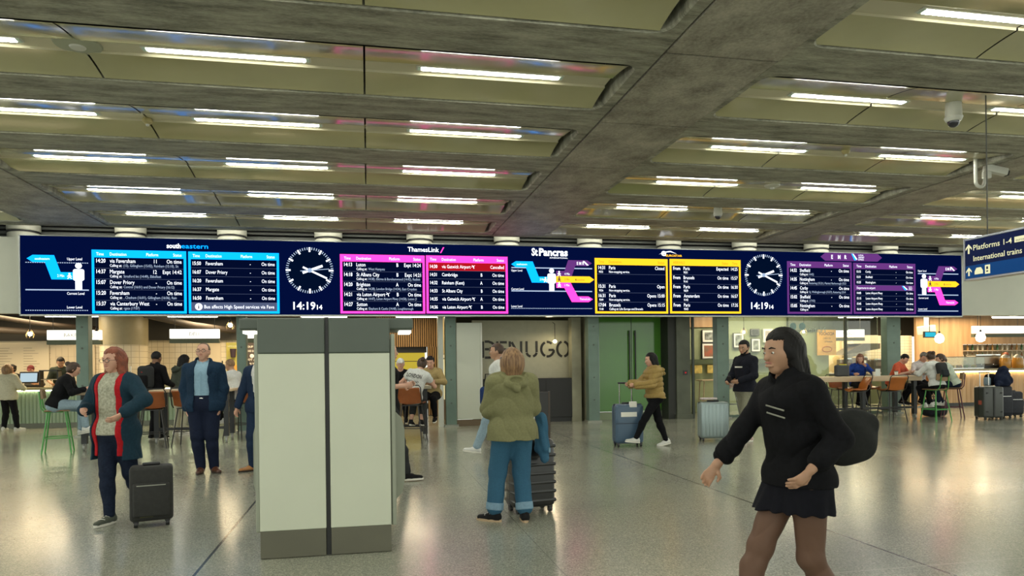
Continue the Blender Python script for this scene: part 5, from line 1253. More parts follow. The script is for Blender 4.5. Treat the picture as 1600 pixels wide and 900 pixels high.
def person(label, loc, face, H=1.75, f=1.0, skin=FAIR, h=.009, lean=0, pel=None, head=(0, 0), feet=None, knee=((0, 1, 0), (0, 1, 0)), wr=None, el=None,
           sit=False, hair='short', hairm=None, tops=(), trousers=None, skirt=None, shoes=None, curl=.5, extra=None, twist=0, beard=None, glasses=None, roll=0):
    """loc on the floor, face = direction looked at in degrees (0 = away from the viewer along the hall, 180 = to the viewer)"""
    s = H / 1.75; hs = s * 1.07; o = thing('person', label, 'person', (loc[0], loc[1], 0), R(face)); fw = f
    P0 = V(0, 0, .93 * s) if pel is None else V(*pel)
    T = rz_(R(twist)) @ rx(-R(lean)) @ ry(R(roll))
    def tl(x, y, z): return P0 + T @ V(x * s, y * s, z * s)
    hipL, hipR = P0 + V(-.09 * s * f, 0, -.02 * s), P0 + V(.09 * s * f, 0, -.02 * s)
    ch = tl(0, .0, .36); nb = tl(0, -.015, .535); hp, hy = head
    Hd = T @ rx(R(lean * .55)) @ rz_(R(hy)) @ rx(-R(hp)); hc = nb + T @ V(0, .02 * s, .06 * s) + Hd @ V(0, .012 * s, .100 * s)
    sh = [tl(-.170 * f, -.01, .475), tl(.170 * f, -.01, .475)]
    feet = feet or [(-.11, 0.0, 0.0, 8, 0), (.11, 0.0, 0.0, -8, 0)]
    ank = [V(q[0], q[1], q[2] + .085 * s) for q in feet]
    hips = (hipL, hipR); kn = [None, None]
    for i in (0, 1): kn[i], ank[i] = ik(hips[i], ank[i], .425 * s, .415 * s, knee[i])
    wr = wr or [(-.25, .05, .80), (.25, .05, .80)]; el = el or [(-.5, -1, -.2), (.5, -1, -.2)]
    wrp = [V(*w) for w in wr]; elb = [None, None]
    for i in (0, 1): elb[i], wrp[i] = ik(sh[i], wrp[i], .285 * s, .25 * s, el[i])
    # ---- body
    B = SDF(); lat = T @ V(1, 0, 0)
    def torso(S, t, k=.05):
        t = t * .85
        S.cone(hipL, hipR, .098 * s * f + t, .098 * s * f + t, k, n=V(0, 1, 0), w=1.12)
        S.cone(P0, tl(0, .0, .22), .108 * s * f + t, .100 * s * f + t, k, n=lat, w=1.28)
        S.cone(tl(0, 0, .22), tl(0, .005, .40), .102 * s * f + t, .118 * s * f + t, k, n=lat, w=1.32)
        S.cone(tl(-.11 * f, -.01, .45), tl(.11 * f, -.01, .45), .070 * s + t * .7, .070 * s + t * .7, .06)
        S.cone(nb, sh[0], .043 * s + t * .4, .050 * s + t * .55, .05); S.cone(nb, sh[1], .043 * s + t * .4, .050 * s + t * .55, .05)
    def arm(S, i, t, up=1.0, fo=1.0, k=.025, flare=0):
        t = t * .62
        S.cone(sh[i], sh[i] + (elb[i] - sh[i]) * up, (.047 * s + t), .047 * s + t + (.037 - .047) * s * up, k)
        if fo > 0: S.cone(elb[i], elb[i] + (wrp[i] - elb[i]) * fo, .039 * s + t, (.026 + .013 * (1 - fo)) * s + t + flare, k)
    def leg(S, i, t, lo=1.0, k=.03, wide=0, up=1.0):
        S.cone(hips[i], hips[i] + (kn[i] - hips[i]) * up, .088 * s * f + t, (.056 + .03 * (1 - up)) * s * f + t + wide * .5, .05)
        if lo > 0:
            S.cone(kn[i], kn[i] + (ank[i] - kn[i]) * lo, .053 * s * f + t + wide * .5, (.035 + .012 * (1 - lo)) * s * f + t + wide, k)
            if lo > .5 and wide < .01: c = kn[i] + (ank[i] - kn[i]) * .3 - nrm(np.cross(np.cross(ank[i] - kn[i], V(0, 1, 0)), ank[i] - kn[i])) * -.015; S.cone(c, kn[i] + (ank[i] - kn[i]) * .45, .052 * s * f + t, .045 * s * f + t, .03)
    torso(B, 0)
    B.cone(nb, hc + Hd @ V(0, -.02, -.05) * hs, .058 * hs, .052 * hs, .03)
    B.ell(hc + Hd @ V(0, -.008, .022) * hs, Hd, (.074 * hs, .094 * hs, .092 * hs), .02)
    B.cone(hc + Hd @ V(0, .02, -.03) * hs, hc + Hd @ V(0, .052, -.082) * hs, .062 * hs, .030 * hs, .03, n=Hd @ V(1, 0, 0), w=1.1)
    B.ell(hc + Hd @ V(0, .05, -.012) * hs, Hd, (.055 * hs, .04 * hs, .07 * hs), .02)
    for q in (-1, 1):
        B.ell(hc + Hd @ V(q * .031, .092, .0) * hs, Hd, (.017 * hs, .012 * hs, .010 * hs), .008, sub=True)
        B.ell(hc + Hd @ V(q * .077, -.008, -.008) * hs, Hd @ rz_(q * -.35), (.010 * hs, .020 * hs, .031 * hs), .006)
    B.cone(hc + Hd @ V(0, .084, .008) * hs, hc + Hd @ V(0, .103, -.028) * hs, .007 * hs, .0115 * hs, .010)
    B.cone(hc + Hd @ V(-.02, .088, -.066) * hs, hc + Hd @ V(.02, .088, -.066) * hs, .008 * hs, .008 * hs, .010)
    for i in (0, 1):
        arm(B, i, 0); q = -1 if i == 0 else 1
        fd = nrm(wrp[i] - elb[i]); inn = nrm(np.cross(np.cross(fd, V(-q, .35, .15)), fd)); sd = np.cross(fd, inn) * -q
        pc_ = wrp[i] + fd * .055 * s
        B.cone(wrp[i], pc_ + fd * .02 * s, .024 * s, .034 * s, .015, n=inn, w=.55)
        for j in range(4):
            L_ = (.072, .082, .077, .06)[j] * s; b0 = pc_ + fd * .022 * s + sd * (.028 - .0185 * j) * s
            d1 = nrm(fd + inn * curl * .6); d2 = nrm(fd + inn * curl * 2.2); m1 = b0 + d1 * L_ * .55
            B.cone(b0, m1, .0095 * s, .0088 * s, .004); B.cone(m1, m1 + d2 * L_ * .45, .0088 * s, .0075 * s, .004)
        t0 = wrp[i] + fd * .03 * s + sd * .028 * s; t1 = t0 + nrm(fd * .7 + sd * .8 + inn * .3) * .036 * s
        B.cone(t0, t1, .013 * s, .011 * s, .008); B.cone(t1, t1 + nrm(fd + inn * .5) * .03 * s, .011 * s, .008 * s, .004)
    for i in (0, 1):
        leg(B, i, 0); q = feet[i]; Fm = rz_(R(q[3])) @ rx(R(q[4]))
        B.cone(ank[i] + Fm @ V(0, -.02, -.035) * s, ank[i] + Fm @ V(0, .13, -.06) * s, .032 * s, .022 * s, .02)
    bo = mesh_obj('body', B.mesh(h), skin, o)
    # ---- face bits
    HM = Matrix([[float(Hd[r][c]) for c in range(3)] for r in range(3)])
    def hp_(x, y, z): p = hc + Hd @ V(x, y, z) * hs; return tuple(float(v) for v in p)
    if h < .012:
        for q in (-1, 1):
            e = MB().lathe([(.002, -.006), (.0055, -.004), (.0068, 0), (.0055, .004), (.002, .006)], hp_(q * .031, .0822, 0), 12, rot=HM).build('eye', M_eye, o, smooth=True)
            MB().lathe([(.0042, 0), (.0040, .0012), (.002, .002)], hp_(q * .031, .0878, -.001), 10, rot=HM @ Matrix.Rotation(R(-90), 3, 'X')).build('iris', M_iris, e, smooth=True)
            MB().tube([hp_(q * .016, .093, .022), hp_(q * .033, .092, .027), hp_(q * .05, .080, .021)], [.003 * hs, .004 * hs, .002 * hs], 6).build('eyebrow', hairm or M_iris, o, smooth=True)
        MB().tube([hp_(-.024, .090, -.052), hp_(-.01, .100, -.049), hp_(.01, .100, -.049), hp_(.024, .090, -.052)], [.0015, .0042, .0042, .0015], 8).build('lips', M_lip, o, smooth=True)
    if glasses:
        m = MB()
        for q in (-1, 1):
            m.tube([hp_(q * .033 + .025 * math.cos(k * PI / 6), .104, .0 + .017 * math.sin(k * PI / 6)) for k in range(12)], .0022, 6, closed=True)
            m.tube([hp_(q * .058, .102, .004), hp_(q * .08, .03, .002), hp_(q * .082, -.01, -.004)], .002, 6)
        m.tube([hp_(-.008, .105, .004), hp_(.008, .105, .004)], .002, 6); m.build('glasses', M_black, o, smooth=True)
    if beard: 
        b = SDF(); b.cone(hc + Hd @ V(0, .02, -.03) * hs, hc + Hd @ V(0, .052, -.084) * hs, .066 * hs, .036 * hs, .03, n=Hd @ V(1, 0, 0), w=1.1); b.box(hc + Hd @ V(0, .03, .03) * hs, Hd, (.1, .12, .065), .01); b.ell(hc + Hd @ V(0, .1, -.052) * hs, Hd, (.02, .03, .012), .01, sub=True); b.box(hc + Hd @ V(0, -.1, -.04) * hs, Hd, (.1, .08, .1), .01)
        mesh_obj('beard', b.mesh(min(h, .007)), beard, o)
    # ---- hair
    if hair and hair != 'bald':
        Hh = SDF(); hm = hairm
        Hh.ell(hc + Hd @ V(0, -.014, .028) * hs, Hd, (.084 * hs, .100 * hs, .099 * hs), .02)
        if hair in ('bob', 'long', 'pony', 'bun', 'curly', 'down'):
            Hh.ell(hc + Hd @ V(0, -.030, .005) * hs, Hd, (.090 * hs, .092 * hs, .105 * hs), .02)
        if hair in ('bob', 'curly'):
            for q in (-1, 1): Hh.cone(hc + Hd @ V(q * .062, -.015, 0) * hs, hc + Hd @ V(q * .080, -.01, -.125) * hs, .034 * hs, .036 * hs, .02)
            Hh.cone(hc + Hd @ V(0, -.06, 0) * hs, hc + Hd @ V(0, -.055, -.13) * hs, .062 * hs, .060 * hs, .03, n=Hd @ V(1, 0, 0), w=1.5)
        if hair == 'bob': Hh.ell(hc + Hd @ V(0, -.03, -.025) * hs, Hd, (.116 * hs, .108 * hs, .125 * hs), .03)
        if hair in ('long', 'down'):
            e = hc + Hd @ V(0, -.065, -.08) * hs; Hh.cone(hc + Hd @ V(0, -.05, 0) * hs, e, .065 * hs, .058 * hs, .03, n=Hd @ V(1, 0, 0), w=1.25)
            Hh.cone(e, tl(0, -.13, .33), .055 * hs, .035 * hs, .03, n=T @ V(1, 0, 0), w=1.7)
            for q in (-1, 1): Hh.cone(hc + Hd @ V(q * .068, .0, 0) * hs, tl(q * .085, .055 if hair == 'down' else -.05, .42), .024 * hs, .024 * hs, .02)
        if hair == 'bun': Hh.ell(hc + Hd @ V(0, -.12, .055) * hs, Hd, (.045, .045, .045), .01)
        if hair == 'pony':
            a = hc + Hd @ V(0, -.115, .03) * hs; b_ = a + V(0, -.03, -.10) * hs; Hh.cone(a, b_, .024, .036, .015); Hh.cone(b_, b_ + V(0, .0, -.16) * hs, .036, .014, .015)
        if hair == 'cap': Hh.cone(hc + Hd @ V(0, .09, .05) * hs, hc + Hd @ V(0, .15, .04) * hs, .05, .045, .01, n=Hd @ V(0, 0, 1), w=.25)
        fz = {'short': -.02, 'recede': -.02, 'cap': .02}.get(hair, -.02)
        top = {'recede': .085, 'short': .062, 'cap': .035}.get(hair, .058)
        Hh.box(hc + Hd @ V(0, .115, top - .2) * hs, Hd, (.0585 * hs if hair != 'short' else .12 * hs, .088 * hs, .2 * hs), .018)
        if hair in ('short', 'recede', 'cap'): Hh.box(hc + Hd @ V(0, .03, -.26) * hs, Hd, (.2, .2, .225 * hs), .01); Hh.box(hc + Hd @ V(0, .12, -.1) * hs, Hd, (.2, .09 * hs, .11 * hs), .01)
        if hair == 'recede': Hh.ops = [op if op[0] != 'e' else ('e', op[1], op[2], op[3], op[4], op[5], op[6], op[7] - .007) for op in Hh.ops]
        am = .005 if hair == 'curly' else (.0022 if hair not in ('recede', 'cap') else .0008)
        Hh.fn(lambda D, x, y, z: D + am * np.sin(x * 330 + 3 * np.sin(z * 16)) * np.sin(y * 300 + 2 * np.sin(z * 20)) + am * .6 * np.sin(x * 90 + z * 14) * np.sin(y * 80 - z * 20))
        mesh_obj('hair' if hair != 'cap' else 'cap', Hh.mesh(min(h, .007)), hm, o)
    # ---- clothes
    def folds(a, fq=1.0):
        def g(D, x, y, z):
            ph = z * 46 * fq + 5.5 * np.sin(x * 11 * fq + y * 4) + 3 * np.sin(y * 15 + z * 6)
            m = np.clip(np.sin(x * 8 * fq + z * 6.5) * np.sin(z * 10 - y * 9 + 1) + .35, 0, 1)
            ph2 = x * 40 * fq + 3.5 * np.sin(z * 8 * fq) + y * 22
            m2 = np.clip(np.sin(z * 7.3 + x * 3 + 2) * np.sin(x * 6 - y * 5) + .25, 0, 1)
            return D + a * 1.5 * (np.abs(np.sin(ph * .5)) ** .6 - .6) * -m + a * 1.1 * (np.abs(np.sin(ph2 * .5)) ** .7 - .6) * -m2 + a * .35 * np.sin(x * 17 + z * 13) * np.sin(z * 19 - y * 11)
        return g
    objs = {}
    if trousers:
        tm, wd, lo = trousers; S = SDF(); t = .012 + wd * .3
        S.cone(hipL, hipR, .100 * s * f + t, .100 * s * f + t, .05, n=V(0, 1, 0), w=1.12); S.cone(P0, tl(0, 0, .10), .110 * s * f + t, .108 * s * f + t * .8, .05, n=lat, w=1.28)
        for i in (0, 1): leg(S, i, t, lo, wide=wd)
        S.fn(folds(.0035 + wd * .05)); objs['trousers'] = mesh_obj('trousers', S.mesh(h), tm, o)
        if wd and lo > .85 and h < .008:      # turned hems
            for i in (0, 1):
                c = SDF(); p = kn[i] + (ank[i] - kn[i]) * lo; u = nrm(ank[i] - kn[i]); c.cone(p - u * .05, p + u * .012, (.035 * f + .0) * s + t + wd + .008, .035 * s * f + t + wd + .008, .005); c.plane(p - u * .045, u); c.plane(p + u * .022, -u)
                if extra == 'cuffs': mesh_obj('turn_up', c.mesh(h), cloth('cuff', (.20, .32, .42)), objs['trousers'])
    if skirt:
        sm, zl, fl = skirt; S = SDF(); S.cone(P0 + V(0, 0, .08), P0 + V(0, 0, zl - P0[2] - .1), .125 * s * f, .125 * s * f + fl, .04, n=V(1, 0, 0), w=1.25)
        for i in (0, 1): S.cone(hips[i], hips[i] + (kn[i] - hips[i]) * .7, .11 * s, .115 * s, .07)
        S.plane((0, 0, zl), (0, 0, 1)); S.fn(lambda D, x, y, z: D + .007 * np.sin(np.arctan2(x, y) * 14) * np.clip((P0[2] - z) * 4, 0, 1)); mesh_obj('skirt', S.mesh(h), sm, o)
    for tp in tops:
        nm, tm, t = tp['name'], tp['m'], tp.get('t', .014); S = SDF()
        hem = tp.get('hem', -.08); slv = tp.get('sleeve', 1.0); torso(S, t, .05)
        if hem < -.02 and not sit: S.cone(P0, P0 + V(0, 0, hem * s), .112 * s * f + t, .118 * s * f + t + tp.get('flare', 0), .05, n=V(1, 0, 0), w=1.3)
        for i in (0, 1):
            if slv > .55: arm(S, i, t * 1.0 + tp.get('baggy', 0), 1.0, (slv - .5) * 2 * .97, .03, tp.get('cuff', .004))
            elif slv > 0: arm(S, i, t + .012, slv * 2, 0, .03)
        if tp.get('collar'): 
            c = tp['collar']
            for k in range(9):
                a0 = -130 + 260 * k / 9 + 180 - 90; a1 = a0 + 29
                pa = nb + T @ V((.066 + c) * math.cos(R(a0)), (.060 + c) * math.sin(R(a0)) + .008, .028 + .01 * math.sin(R(-a0))) * s; pb = nb + T @ V((.066 + c) * math.cos(R(a1)), (.060 + c) * math.sin(R(a1)) + .008, .028 + .01 * math.sin(R(-a1))) * s
                S.cone(pa, pb, .016 + c * .4, .016 + c * .4, .012, n=T @ V(0, 0, 1), w=1.8)
        if tp.get('hood'):
            S.ell(tl(0, -.15, .475), T @ rx(R(-25)), (.125 * s, .06 * s, .07 * s), .02)
            for q in (-1, 1): S.cone(tl(q * .11, -.06, .50), tl(q * .07, .05, .49), .030, .024, .03)
            S.ell(tl(0, -.075, .575), T @ rx(R(-25)), (.085 * s, .04 * s, .045 * s), .02, sub=True)
            S.cone(tl(-.125, -.085, .55), tl(0, -.205, .41), .022, .026, .008); S.cone(tl(.125, -.085, .55), tl(0, -.205, .41), .022, .026, .008); S.ell(tl(0, -.185, .50), T, (.06, .03, .035), .012, sub=True)
        hz = (T @ V(0, 0, 1)) if sit or lean > 12 else V(0, 0, 1)
        S.plane(P0 + hz * hem * s, hz)
        if tp.get('neck', 1): S.ell(nb + T @ V(0, .03, .06) * s, T, (.068, .068, .06), .01, sub=True)
        if tp.get('open') is not None:
            w0, w1 = tp['open']; c0 = P0 + T @ V(0, .2, .0) * s
            for k in range(6):
                t_ = k / 5; z_ = hem + (.56 - hem) * (k + .5) / 6; S.box(P0 + T @ V(tp.get('oc', 0), .25, z_) * s, T @ rx(0), (w0 + (w1 - w0) * t_, .25 * s, (.58 - hem) / 12 + .04), .012)
        if tp.get('puff'): S.fn(lambda D, x, y, z: D - tp['puff'] * np.abs(np.sin((z + .15 * y) * PI / .085)) ** .7 + tp['puff'] * .5)
        S.fn(folds(tp.get('fold', .004) * 1.25, tp.get('ff', 1.0)))
        objs[nm] = mesh_obj(nm, S.mesh(h), tm, o)
        if tp.get('label'): objs[nm]['label'] = tp['label']
    if extra == 'wings':
        cs = objs['shirt']
        for q in (-1, 1): MB().add([tup3(nb + T @ V(*p) * s) for p in ((q * .006, .080, -.012), (q * .062, .040, .040), (q * .058, .088, -.050), (q * .006, .086, -.016), (q * .066, .046, .044), (q * .060, .096, -.054))], [(0, 1, 2), (3, 5, 4), (0, 3, 4, 1), (1, 4, 5, 2), (2, 5, 3, 0)]).build('collar_wing', tops[0]['m'], cs)
        MB().tube([tup3(tl(0, .155 + .004 * k, .44 - .065 * k)) for k in range(6)], .006, 6).build('placket', tops[0]['m'], cs, smooth=True)
    # ---- shoes
    if shoes:
        sm = shoes[0]; so = shoes[1] if len(shoes) > 1 else M_sole
        for i in (0, 1):
            q = feet[i]; Fm = rz_(R(q[3])) @ rx(R(q[4])); A = ank[i] - V(0, 0, .085 * s)
            def fp(x, y, z): return A + V(0, 0, .085 * s) + Fm @ (V(x, y, z - .085) * s)
            S = SDF(); S.cone(fp(0, -.035, .045), fp(0, .05, .045), .042 * s, .042 * s, .02); S.cone(fp(0, .05, .04), fp(.0, .165, .03), .044 * s, .034 * s, .02, n=Fm @ V(0, 0, 1), w=.8); S.cone(fp(0, -.03, .05), fp(0, -.018, .10), .040 * s, .040 * s, .02)
            S.plane(fp(0, 0, .018), Fm @ V(0, 0, 1)); S.ell(fp(0, -.015, .13), Fm, (.033, .036, .03), .005, sub=True)
            sho = mesh_obj('shoe', S.mesh(min(h, .007)), sm, o)
            m = MB(); pts = []
            for k in range(24):
                a = k * PI / 12; yy = math.sin(a); w = .042 + (.004 if yy > .1 else 0) - (.010 * max(0, yy - .7)); pts.append((math.cos(a) * w * 1.0, .062 + yy * .145))
            for zz in (0, .024):
                m.v += [tuple(float(c) for c in fp(p[0], p[1], zz)) for p in pts]
            m.f += [tuple(range(24))[::-1], tuple(range(24, 48))] + [(k, (k + 1) % 24, 24 + (k + 1) % 24, 24 + k) for k in range(24)]
            m.build('sole', so, sho, smooth=True)
            if len(shoes) > 2 and h < .0085:
                m = MB()
                for k in range(3): m.tube([tuple(float(c) for c in fp(-.03, .04 + k * .028, .075 - k * .008)), tuple(float(c) for c in fp(0, .05 + k * .03, .088 - k * .010)), tuple(float(c) for c in fp(.03, .04 + k * .028, .075 - k * .008))], .004, 5)
                m.build('laces', shoes[2], sho)
    J = dict(P0=P0, T=T, Hd=Hd, hc=hc, nb=nb, sh=sh, elb=elb, wr=wrp, kn=kn, ank=ank, tl=tl, s=s, objs=objs, hp=hp_, HM=HM)
    return o, J
def tup(v): return tuple(float(x) for x in v)
def world_of(o, p):
    c, s = math.cos(o.rotation_euler[2]), math.sin(o.rotation_euler[2]); return (o.location[0] + c * p[0] - s * p[1], o.location[1] + s * p[0] + c * p[1], float(p[2]))
# world direction: face angle a turns local +Y (forward) by a about Z
# ------------------------------------------------------------------ the people
NAVYC = cloth('navy', (.008, .013, .033)); BLK = cloth('black', (.0045, .0045, .006), var=.3); WHT = cloth('white', (.62, .63, .60)); JNS = cloth('jeans', (.04, .12, .20), var=.10, scale=120); DNV = cloth('dark_denim', (.010, .016, .034), var=.2)
LJN = cloth('light_jeans', (.25, .34, .40), var=.1); GRY = cloth('grey', (.10, .105, .10)); CRM = cloth('cream', (.50, .48, .36), var=.1); SHB = cloth('dark_grey', (.03, .032, .033))
H_red = mat('hair_auburn', (.20, .048, .018), .5, var=.35, scale=20); H_blk = mat('hair_black', (.006, .005, .005), .55, var=.3, scale=20, spec=.25); H_bro = mat('hair_brown', (.05, .025, .013), .45, var=.35, scale=20)
H_bld = mat('hair_sandy', (.33, .19, .085), .5, kind='grain', scale=60, col2=(.12, .06, .03)); H_gry = mat('hair_grey', (.16, .14, .12), .5, var=.3, scale=20)
SH_blk = (cloth('shoe_black', (.012, .012, .013)), M_sole, mat('lace_white', (.6, .6, .55), .6)); SH_wht = (mat('shoe_white', (.62, .62, .58), .5), M_sole, mat('lace_white', (.6, .6, .55), .6))
SH_brn = (mat('shoe_brown', (.085, .032, .016), .3, coat=.3), mat('sole_dark', (.03, .018, .012), .6)); SH_tan = (mat('shoe_tan', (.36, .155, .04), .35, coat=.2), mat('sole_dark', (.03, .018, .012), .6)); SH_gry = (cloth('shoe_grey', (.09, .10, .08)), M_sole, mat('lace_white', (.6, .6, .55), .6))

# 1 the red-haired woman
TEAL = cloth('teal_coat', (.012, .035, .055)); REDL = cloth('red_lining', (.42, .012, .018))
SWT = mat('cloth_marl', (.50, .49, .38), .85, kind='n', scale=48, col2=(.27, .27, .20), bump=.3)
red, J = person('person with red hair and glasses in teal coat with red lining over cream top', (-2.36, 7.38), 158, H=1.655, f=1.06, h=.0065, skin=FAIR, head=(4, -6), hair='curly', hairm=H_red, glasses=True,
    wr=[(-.27, .25, 1.04), (.14, .24, 1.07)], el=[(-1.5, -.3, -.5), (1, -1, -.5)], feet=[(-.13, -.22, .03, 4, -22), (-.02, .12, .0, 0, 0)],
    tops=[dict(name='sweater', m=SWT, t=.020, hem=-.05, sleeve=.5, collar=.002, fold=.005), dict(name='coat_lining', m=REDL, t=.034, hem=-.26, sleeve=0, open=(.105, .085), neck=1, fold=.0008, label='bright red coat lining'),
          dict(name='coat', m=TEAL, t=.046, hem=-.30, sleeve=.93, open=(.16, .135), fold=.004, flare=.02)], trousers=(DNV, .0, .97), shoes=SH_gry)
# 2 the man in the blue jacket
BLJ = cloth('blue_jacket', (.010, .028, .058), var=.15); SHT = cloth('blue_shirt', (.27, .42, .54), var=.06, scale=40)
man, J = person('person with glasses in open navy jacket and light blue shirt, hands in pockets', (-2.24, 10.52), 178, H=1.80, f=1.17, h=.0065, skin=FAIR, head=(-7, -4), hair='recede', hairm=mat('hair_stubble', (.13, .085, .055), .6), glasses=True, extra='wings',
    wr=[(-.215, .03, .91), (.215, .03, .91)], el=[(-1.6, -.8, .2), (1.6, -.8, .2)], feet=[(-.13, .03, 0, 34, 0), (.035, .06, 0, 2, 0)],
    tops=[dict(name='shirt', m=SHT, t=.018, hem=.09, sleeve=.6, collar=.004, fold=.003), dict(name='jacket', m=BLJ, t=.040, hem=-.10, sleeve=1.0, open=(.10, .085), oc=.0, collar=.022, fold=.007, cuff=.012)],
    trousers=(NAVYC, .008, .99), shoes=SH_brn)
b = MB()
for k in range(20):
    a = k * PI / 10; b.v.append(tup(J['P0'] + V(.19 * math.cos(a), .135 * math.sin(a), .045))); b.v.append(tup(J['P0'] + V(.19 * math.cos(a), .135 * math.sin(a), .085)))
for k in range(20): q = (k + 1) % 20; b.f.append((2 * k, 2 * q, 2 * q + 1, 2 * k + 1))
bl = b.build('belt', M_blackp, man, smooth=True); MB().rbox(tup(J['P0'] + V(0, .142, .065)), (.05, .01, .042), .004, 2).build('buckle', M_chrome, bl)
# 3 the man in a suit
SUI = cloth('suit_blue', (.014, .028, .062)); 
sm, J = person('person in blue suit, white shirt and blue tie half hidden behind the panel stand', (-1.47, 10.46), 168, H=1.74, f=1.05, h=.009, skin=FAIR, hair='recede', hairm=H_gry, extra='wings', wr=[(-.25, .06, .84), (.30, .1, .90)], feet=[(-.1, .02, 0, 10, 0), (.12, .03, 0, -50, 0)],
    tops=[dict(name='shirt', m=WHT, t=.016, hem=.05, sleeve=.6, collar=.004), dict(name='jacket', m=SUI, t=.032, hem=-.10, sleeve=.97, open=(.03, .10), collar=.012)], trousers=(SUI, .008, .98), shoes=SH_tan)
MB().prism([(-.022, .55), (.022, .55), (.034, .16), (0, .10), (-.034, .16)], tup(J['tl'](0, .155, -.05)), (1, 0, 0), (0, 0, 1), .006).build('tie', cloth('tie_blue', (.02, .10, .42)), sm)
# 4 the walker behind the stand
person('person in dark clothes and black trainers striding out behind the right edge of panel stand', (.24, 9.02), -84, H=1.75, h=.009, skin=FAIR, hair='short', hairm=H_bro, wr=[(-.25, .25, 1.2), (.27, .15, 1.2)], el=[(-.5, -1, -.4), (.5, -1, -.4)],
    feet=[(-.08, -.28, .05, 0, -30), (.08, .22, 0, 0, 0)], tops=[dict(name='t_shirt', m=BLK, t=.02, hem=-.1, sleeve=.35)], trousers=(SHB, .004, .93), shoes=SH_blk)
# 5 the woman in the khaki jacket
KHK = cloth('khaki', (.205, .20, .10), var=.08, scale=60)
kh, J = person('person seen from behind in khaki hooded jacket, blue jeans and dark headphones', (1.30, 6.42), 3, H=1.60, f=1.05, h=.006, skin=FAIR, hair='bob', hairm=H_bld, head=(2, 12), extra='cuffs',
    wr=[(-.10, .25, 1.06), (.10, .25, 1.06)], el=[(-.55, -.7, -.6), (.55, -.7, -.6)], feet=[(-.17, .05, 0, 48, 0), (.10, -.03, 0, -8, 0)],
    tops=[dict(name='hooded_jacket', m=KHK, t=.052, hem=-.10, sleeve=1.0, hood=True, fold=.0065, ff=.75, baggy=.012, flare=.02)], trousers=(JNS, .022, .86), shoes=(SH_blk[0], mat('sole_beige', (.50, .36, .22), .6), SH_blk[2]))
hpn = MB(); hpn.tube([J['hp_' if 0 else 'hp'](.088 * math.sin(a), -.012, .018 + .102 * math.cos(a)) for a in [R(-95 + 19 * k) for k in range(11)]], .008, 8)
hd_ = hpn.build('headphones', M_blackp, kh, smooth=True)
for q in (-1, 1): MB().rbox(J['hp'](q * .094, -.012, -.002), (.035, .062, .075), .016, 3, rot=J['HM']).build('ear_cup', M_blackp, hd_, smooth=True)
dj = SDF(); dj.cone((0, 0, 0), (0, .0, -.28), .05, .07, .03, n=V(0, 1, 0), w=1.3); dj.cone((.0, .05, -.05), (.02, -.03, -.38), .04, .045, .03); dj.cone((-.01, 0, 0), (-.03, .04, .03), .04, .03, .02); dj.fn(lambda D, x, y, z: D + .008 * np.sin(x * 60 + z * 20) * np.sin(y * 55 - z * 12))
dt = thing('denim_jacket', 'blue denim jacket draped at the right hip of the woman in khaki', 'jacket', (1.62, 6.60, .93)); mesh_obj('cloth', dj.mesh(.007), JNS, dt); MB().rbox((.06, -.04, -.3), (.02, .05, .05), .005, 1).build('cuff', cloth('cuff', (.20, .32, .42)), dt)
# 6 the passer-by beyond her
person('person in white top and light jeans passing behind the woman in khaki', (2.02, 11.1), 82, H=1.78, h=.010, skin=TAN, hair='short', hairm=H_bro, feet=[(-.08, .38, .0, 0, 8), (.08, -.25, .08, 0, -35)], wr=[(-.22, .12, .95), (.22, -.15, .9)],
    tops=[dict(name='t_shirt', m=WHT, t=.022, hem=-.08, sleeve=.4)], trousers=(LJN, .012, .95), shoes=SH_wht)
bb_ = thing('shoulder_bag', 'dark blue bag carried by the passer-by behind the woman in khaki', 'bag', (1.86, 10.85, .80)); MB().rbox((0, 0, .16), (.34, .14, .30), .06, 4).build('body', cloth('bag_blue', (.015, .035, .12)), bb_, smooth=True); MB().tube([(-.1, 0, .30), (-.08, 0, .5), (.08, 0, .5), (.1, 0, .30)], .01, 6).build('strap', BLK, bb_, smooth=True)
# 7 puffer jacket
PUF = cloth('mustard', (.33, .225, .075), var=.12, rough=.5)
person('person with long dark hair in mustard puffer jacket and black leggings pushing the slate-blue suitcase', (4.84, 11.5), 88, H=1.62, h=.0075, skin=FAIR, hair='long', hairm=H_blk, head=(8, 0), lean=4,
    wr=[(-.13, .36, 1.07), (.12, .40, 1.08)], el=[(-.6, -.8, -.6), (.6, -.8, -.6)], feet=[(-.07, .42, .0, 0, 6), (.07, -.22, .02, 0, -12)],
    tops=[dict(name='puffer_jacket', m=PUF, t=.050, hem=-.02, sleeve=1.0, puff=.016, hood=True, fold=.002, cuff=.01, baggy=.008)], trousers=(BLK, .0, .97), shoes=SH_wht)
# 8 black sweater
bsw, J = person('bearded person in black sweater and pale trousers with phone behind the silver suitcase', (6.62, 11.62), 104, H=1.83, f=1.08, h=.0075, skin=TAN, hair='short', hairm=H_blk, beard=H_blk, head=(14, 18),
    wr=[(-.16, .28, 1.12), (.12, .30, 1.10)], el=[(-.9, -.8, -.4), (.9, -.8, -.4)], feet=[(-.12, .20, 0, 4, 0), (.1, -.16, .0, -6, 0)],
    tops=[dict(name='sweater', m=cloth('ink_sweater', (.010, .011, .018)), t=.034, hem=-.06, sleeve=1.0, collar=.004, fold=.005)], trousers=(cloth('stone_trousers', (.24, .235, .17)), .012, .96), shoes=(mat('shoe_pinkish', (.55, .40, .36), .5), M_sole, SH_wht[2]))
MB().bb(-.09, .09, -.002, .004, -.012, .012).build('chest_stripe', M_inkw, bsw, loc=tup(J['tl'](-.02, .172, .36)))
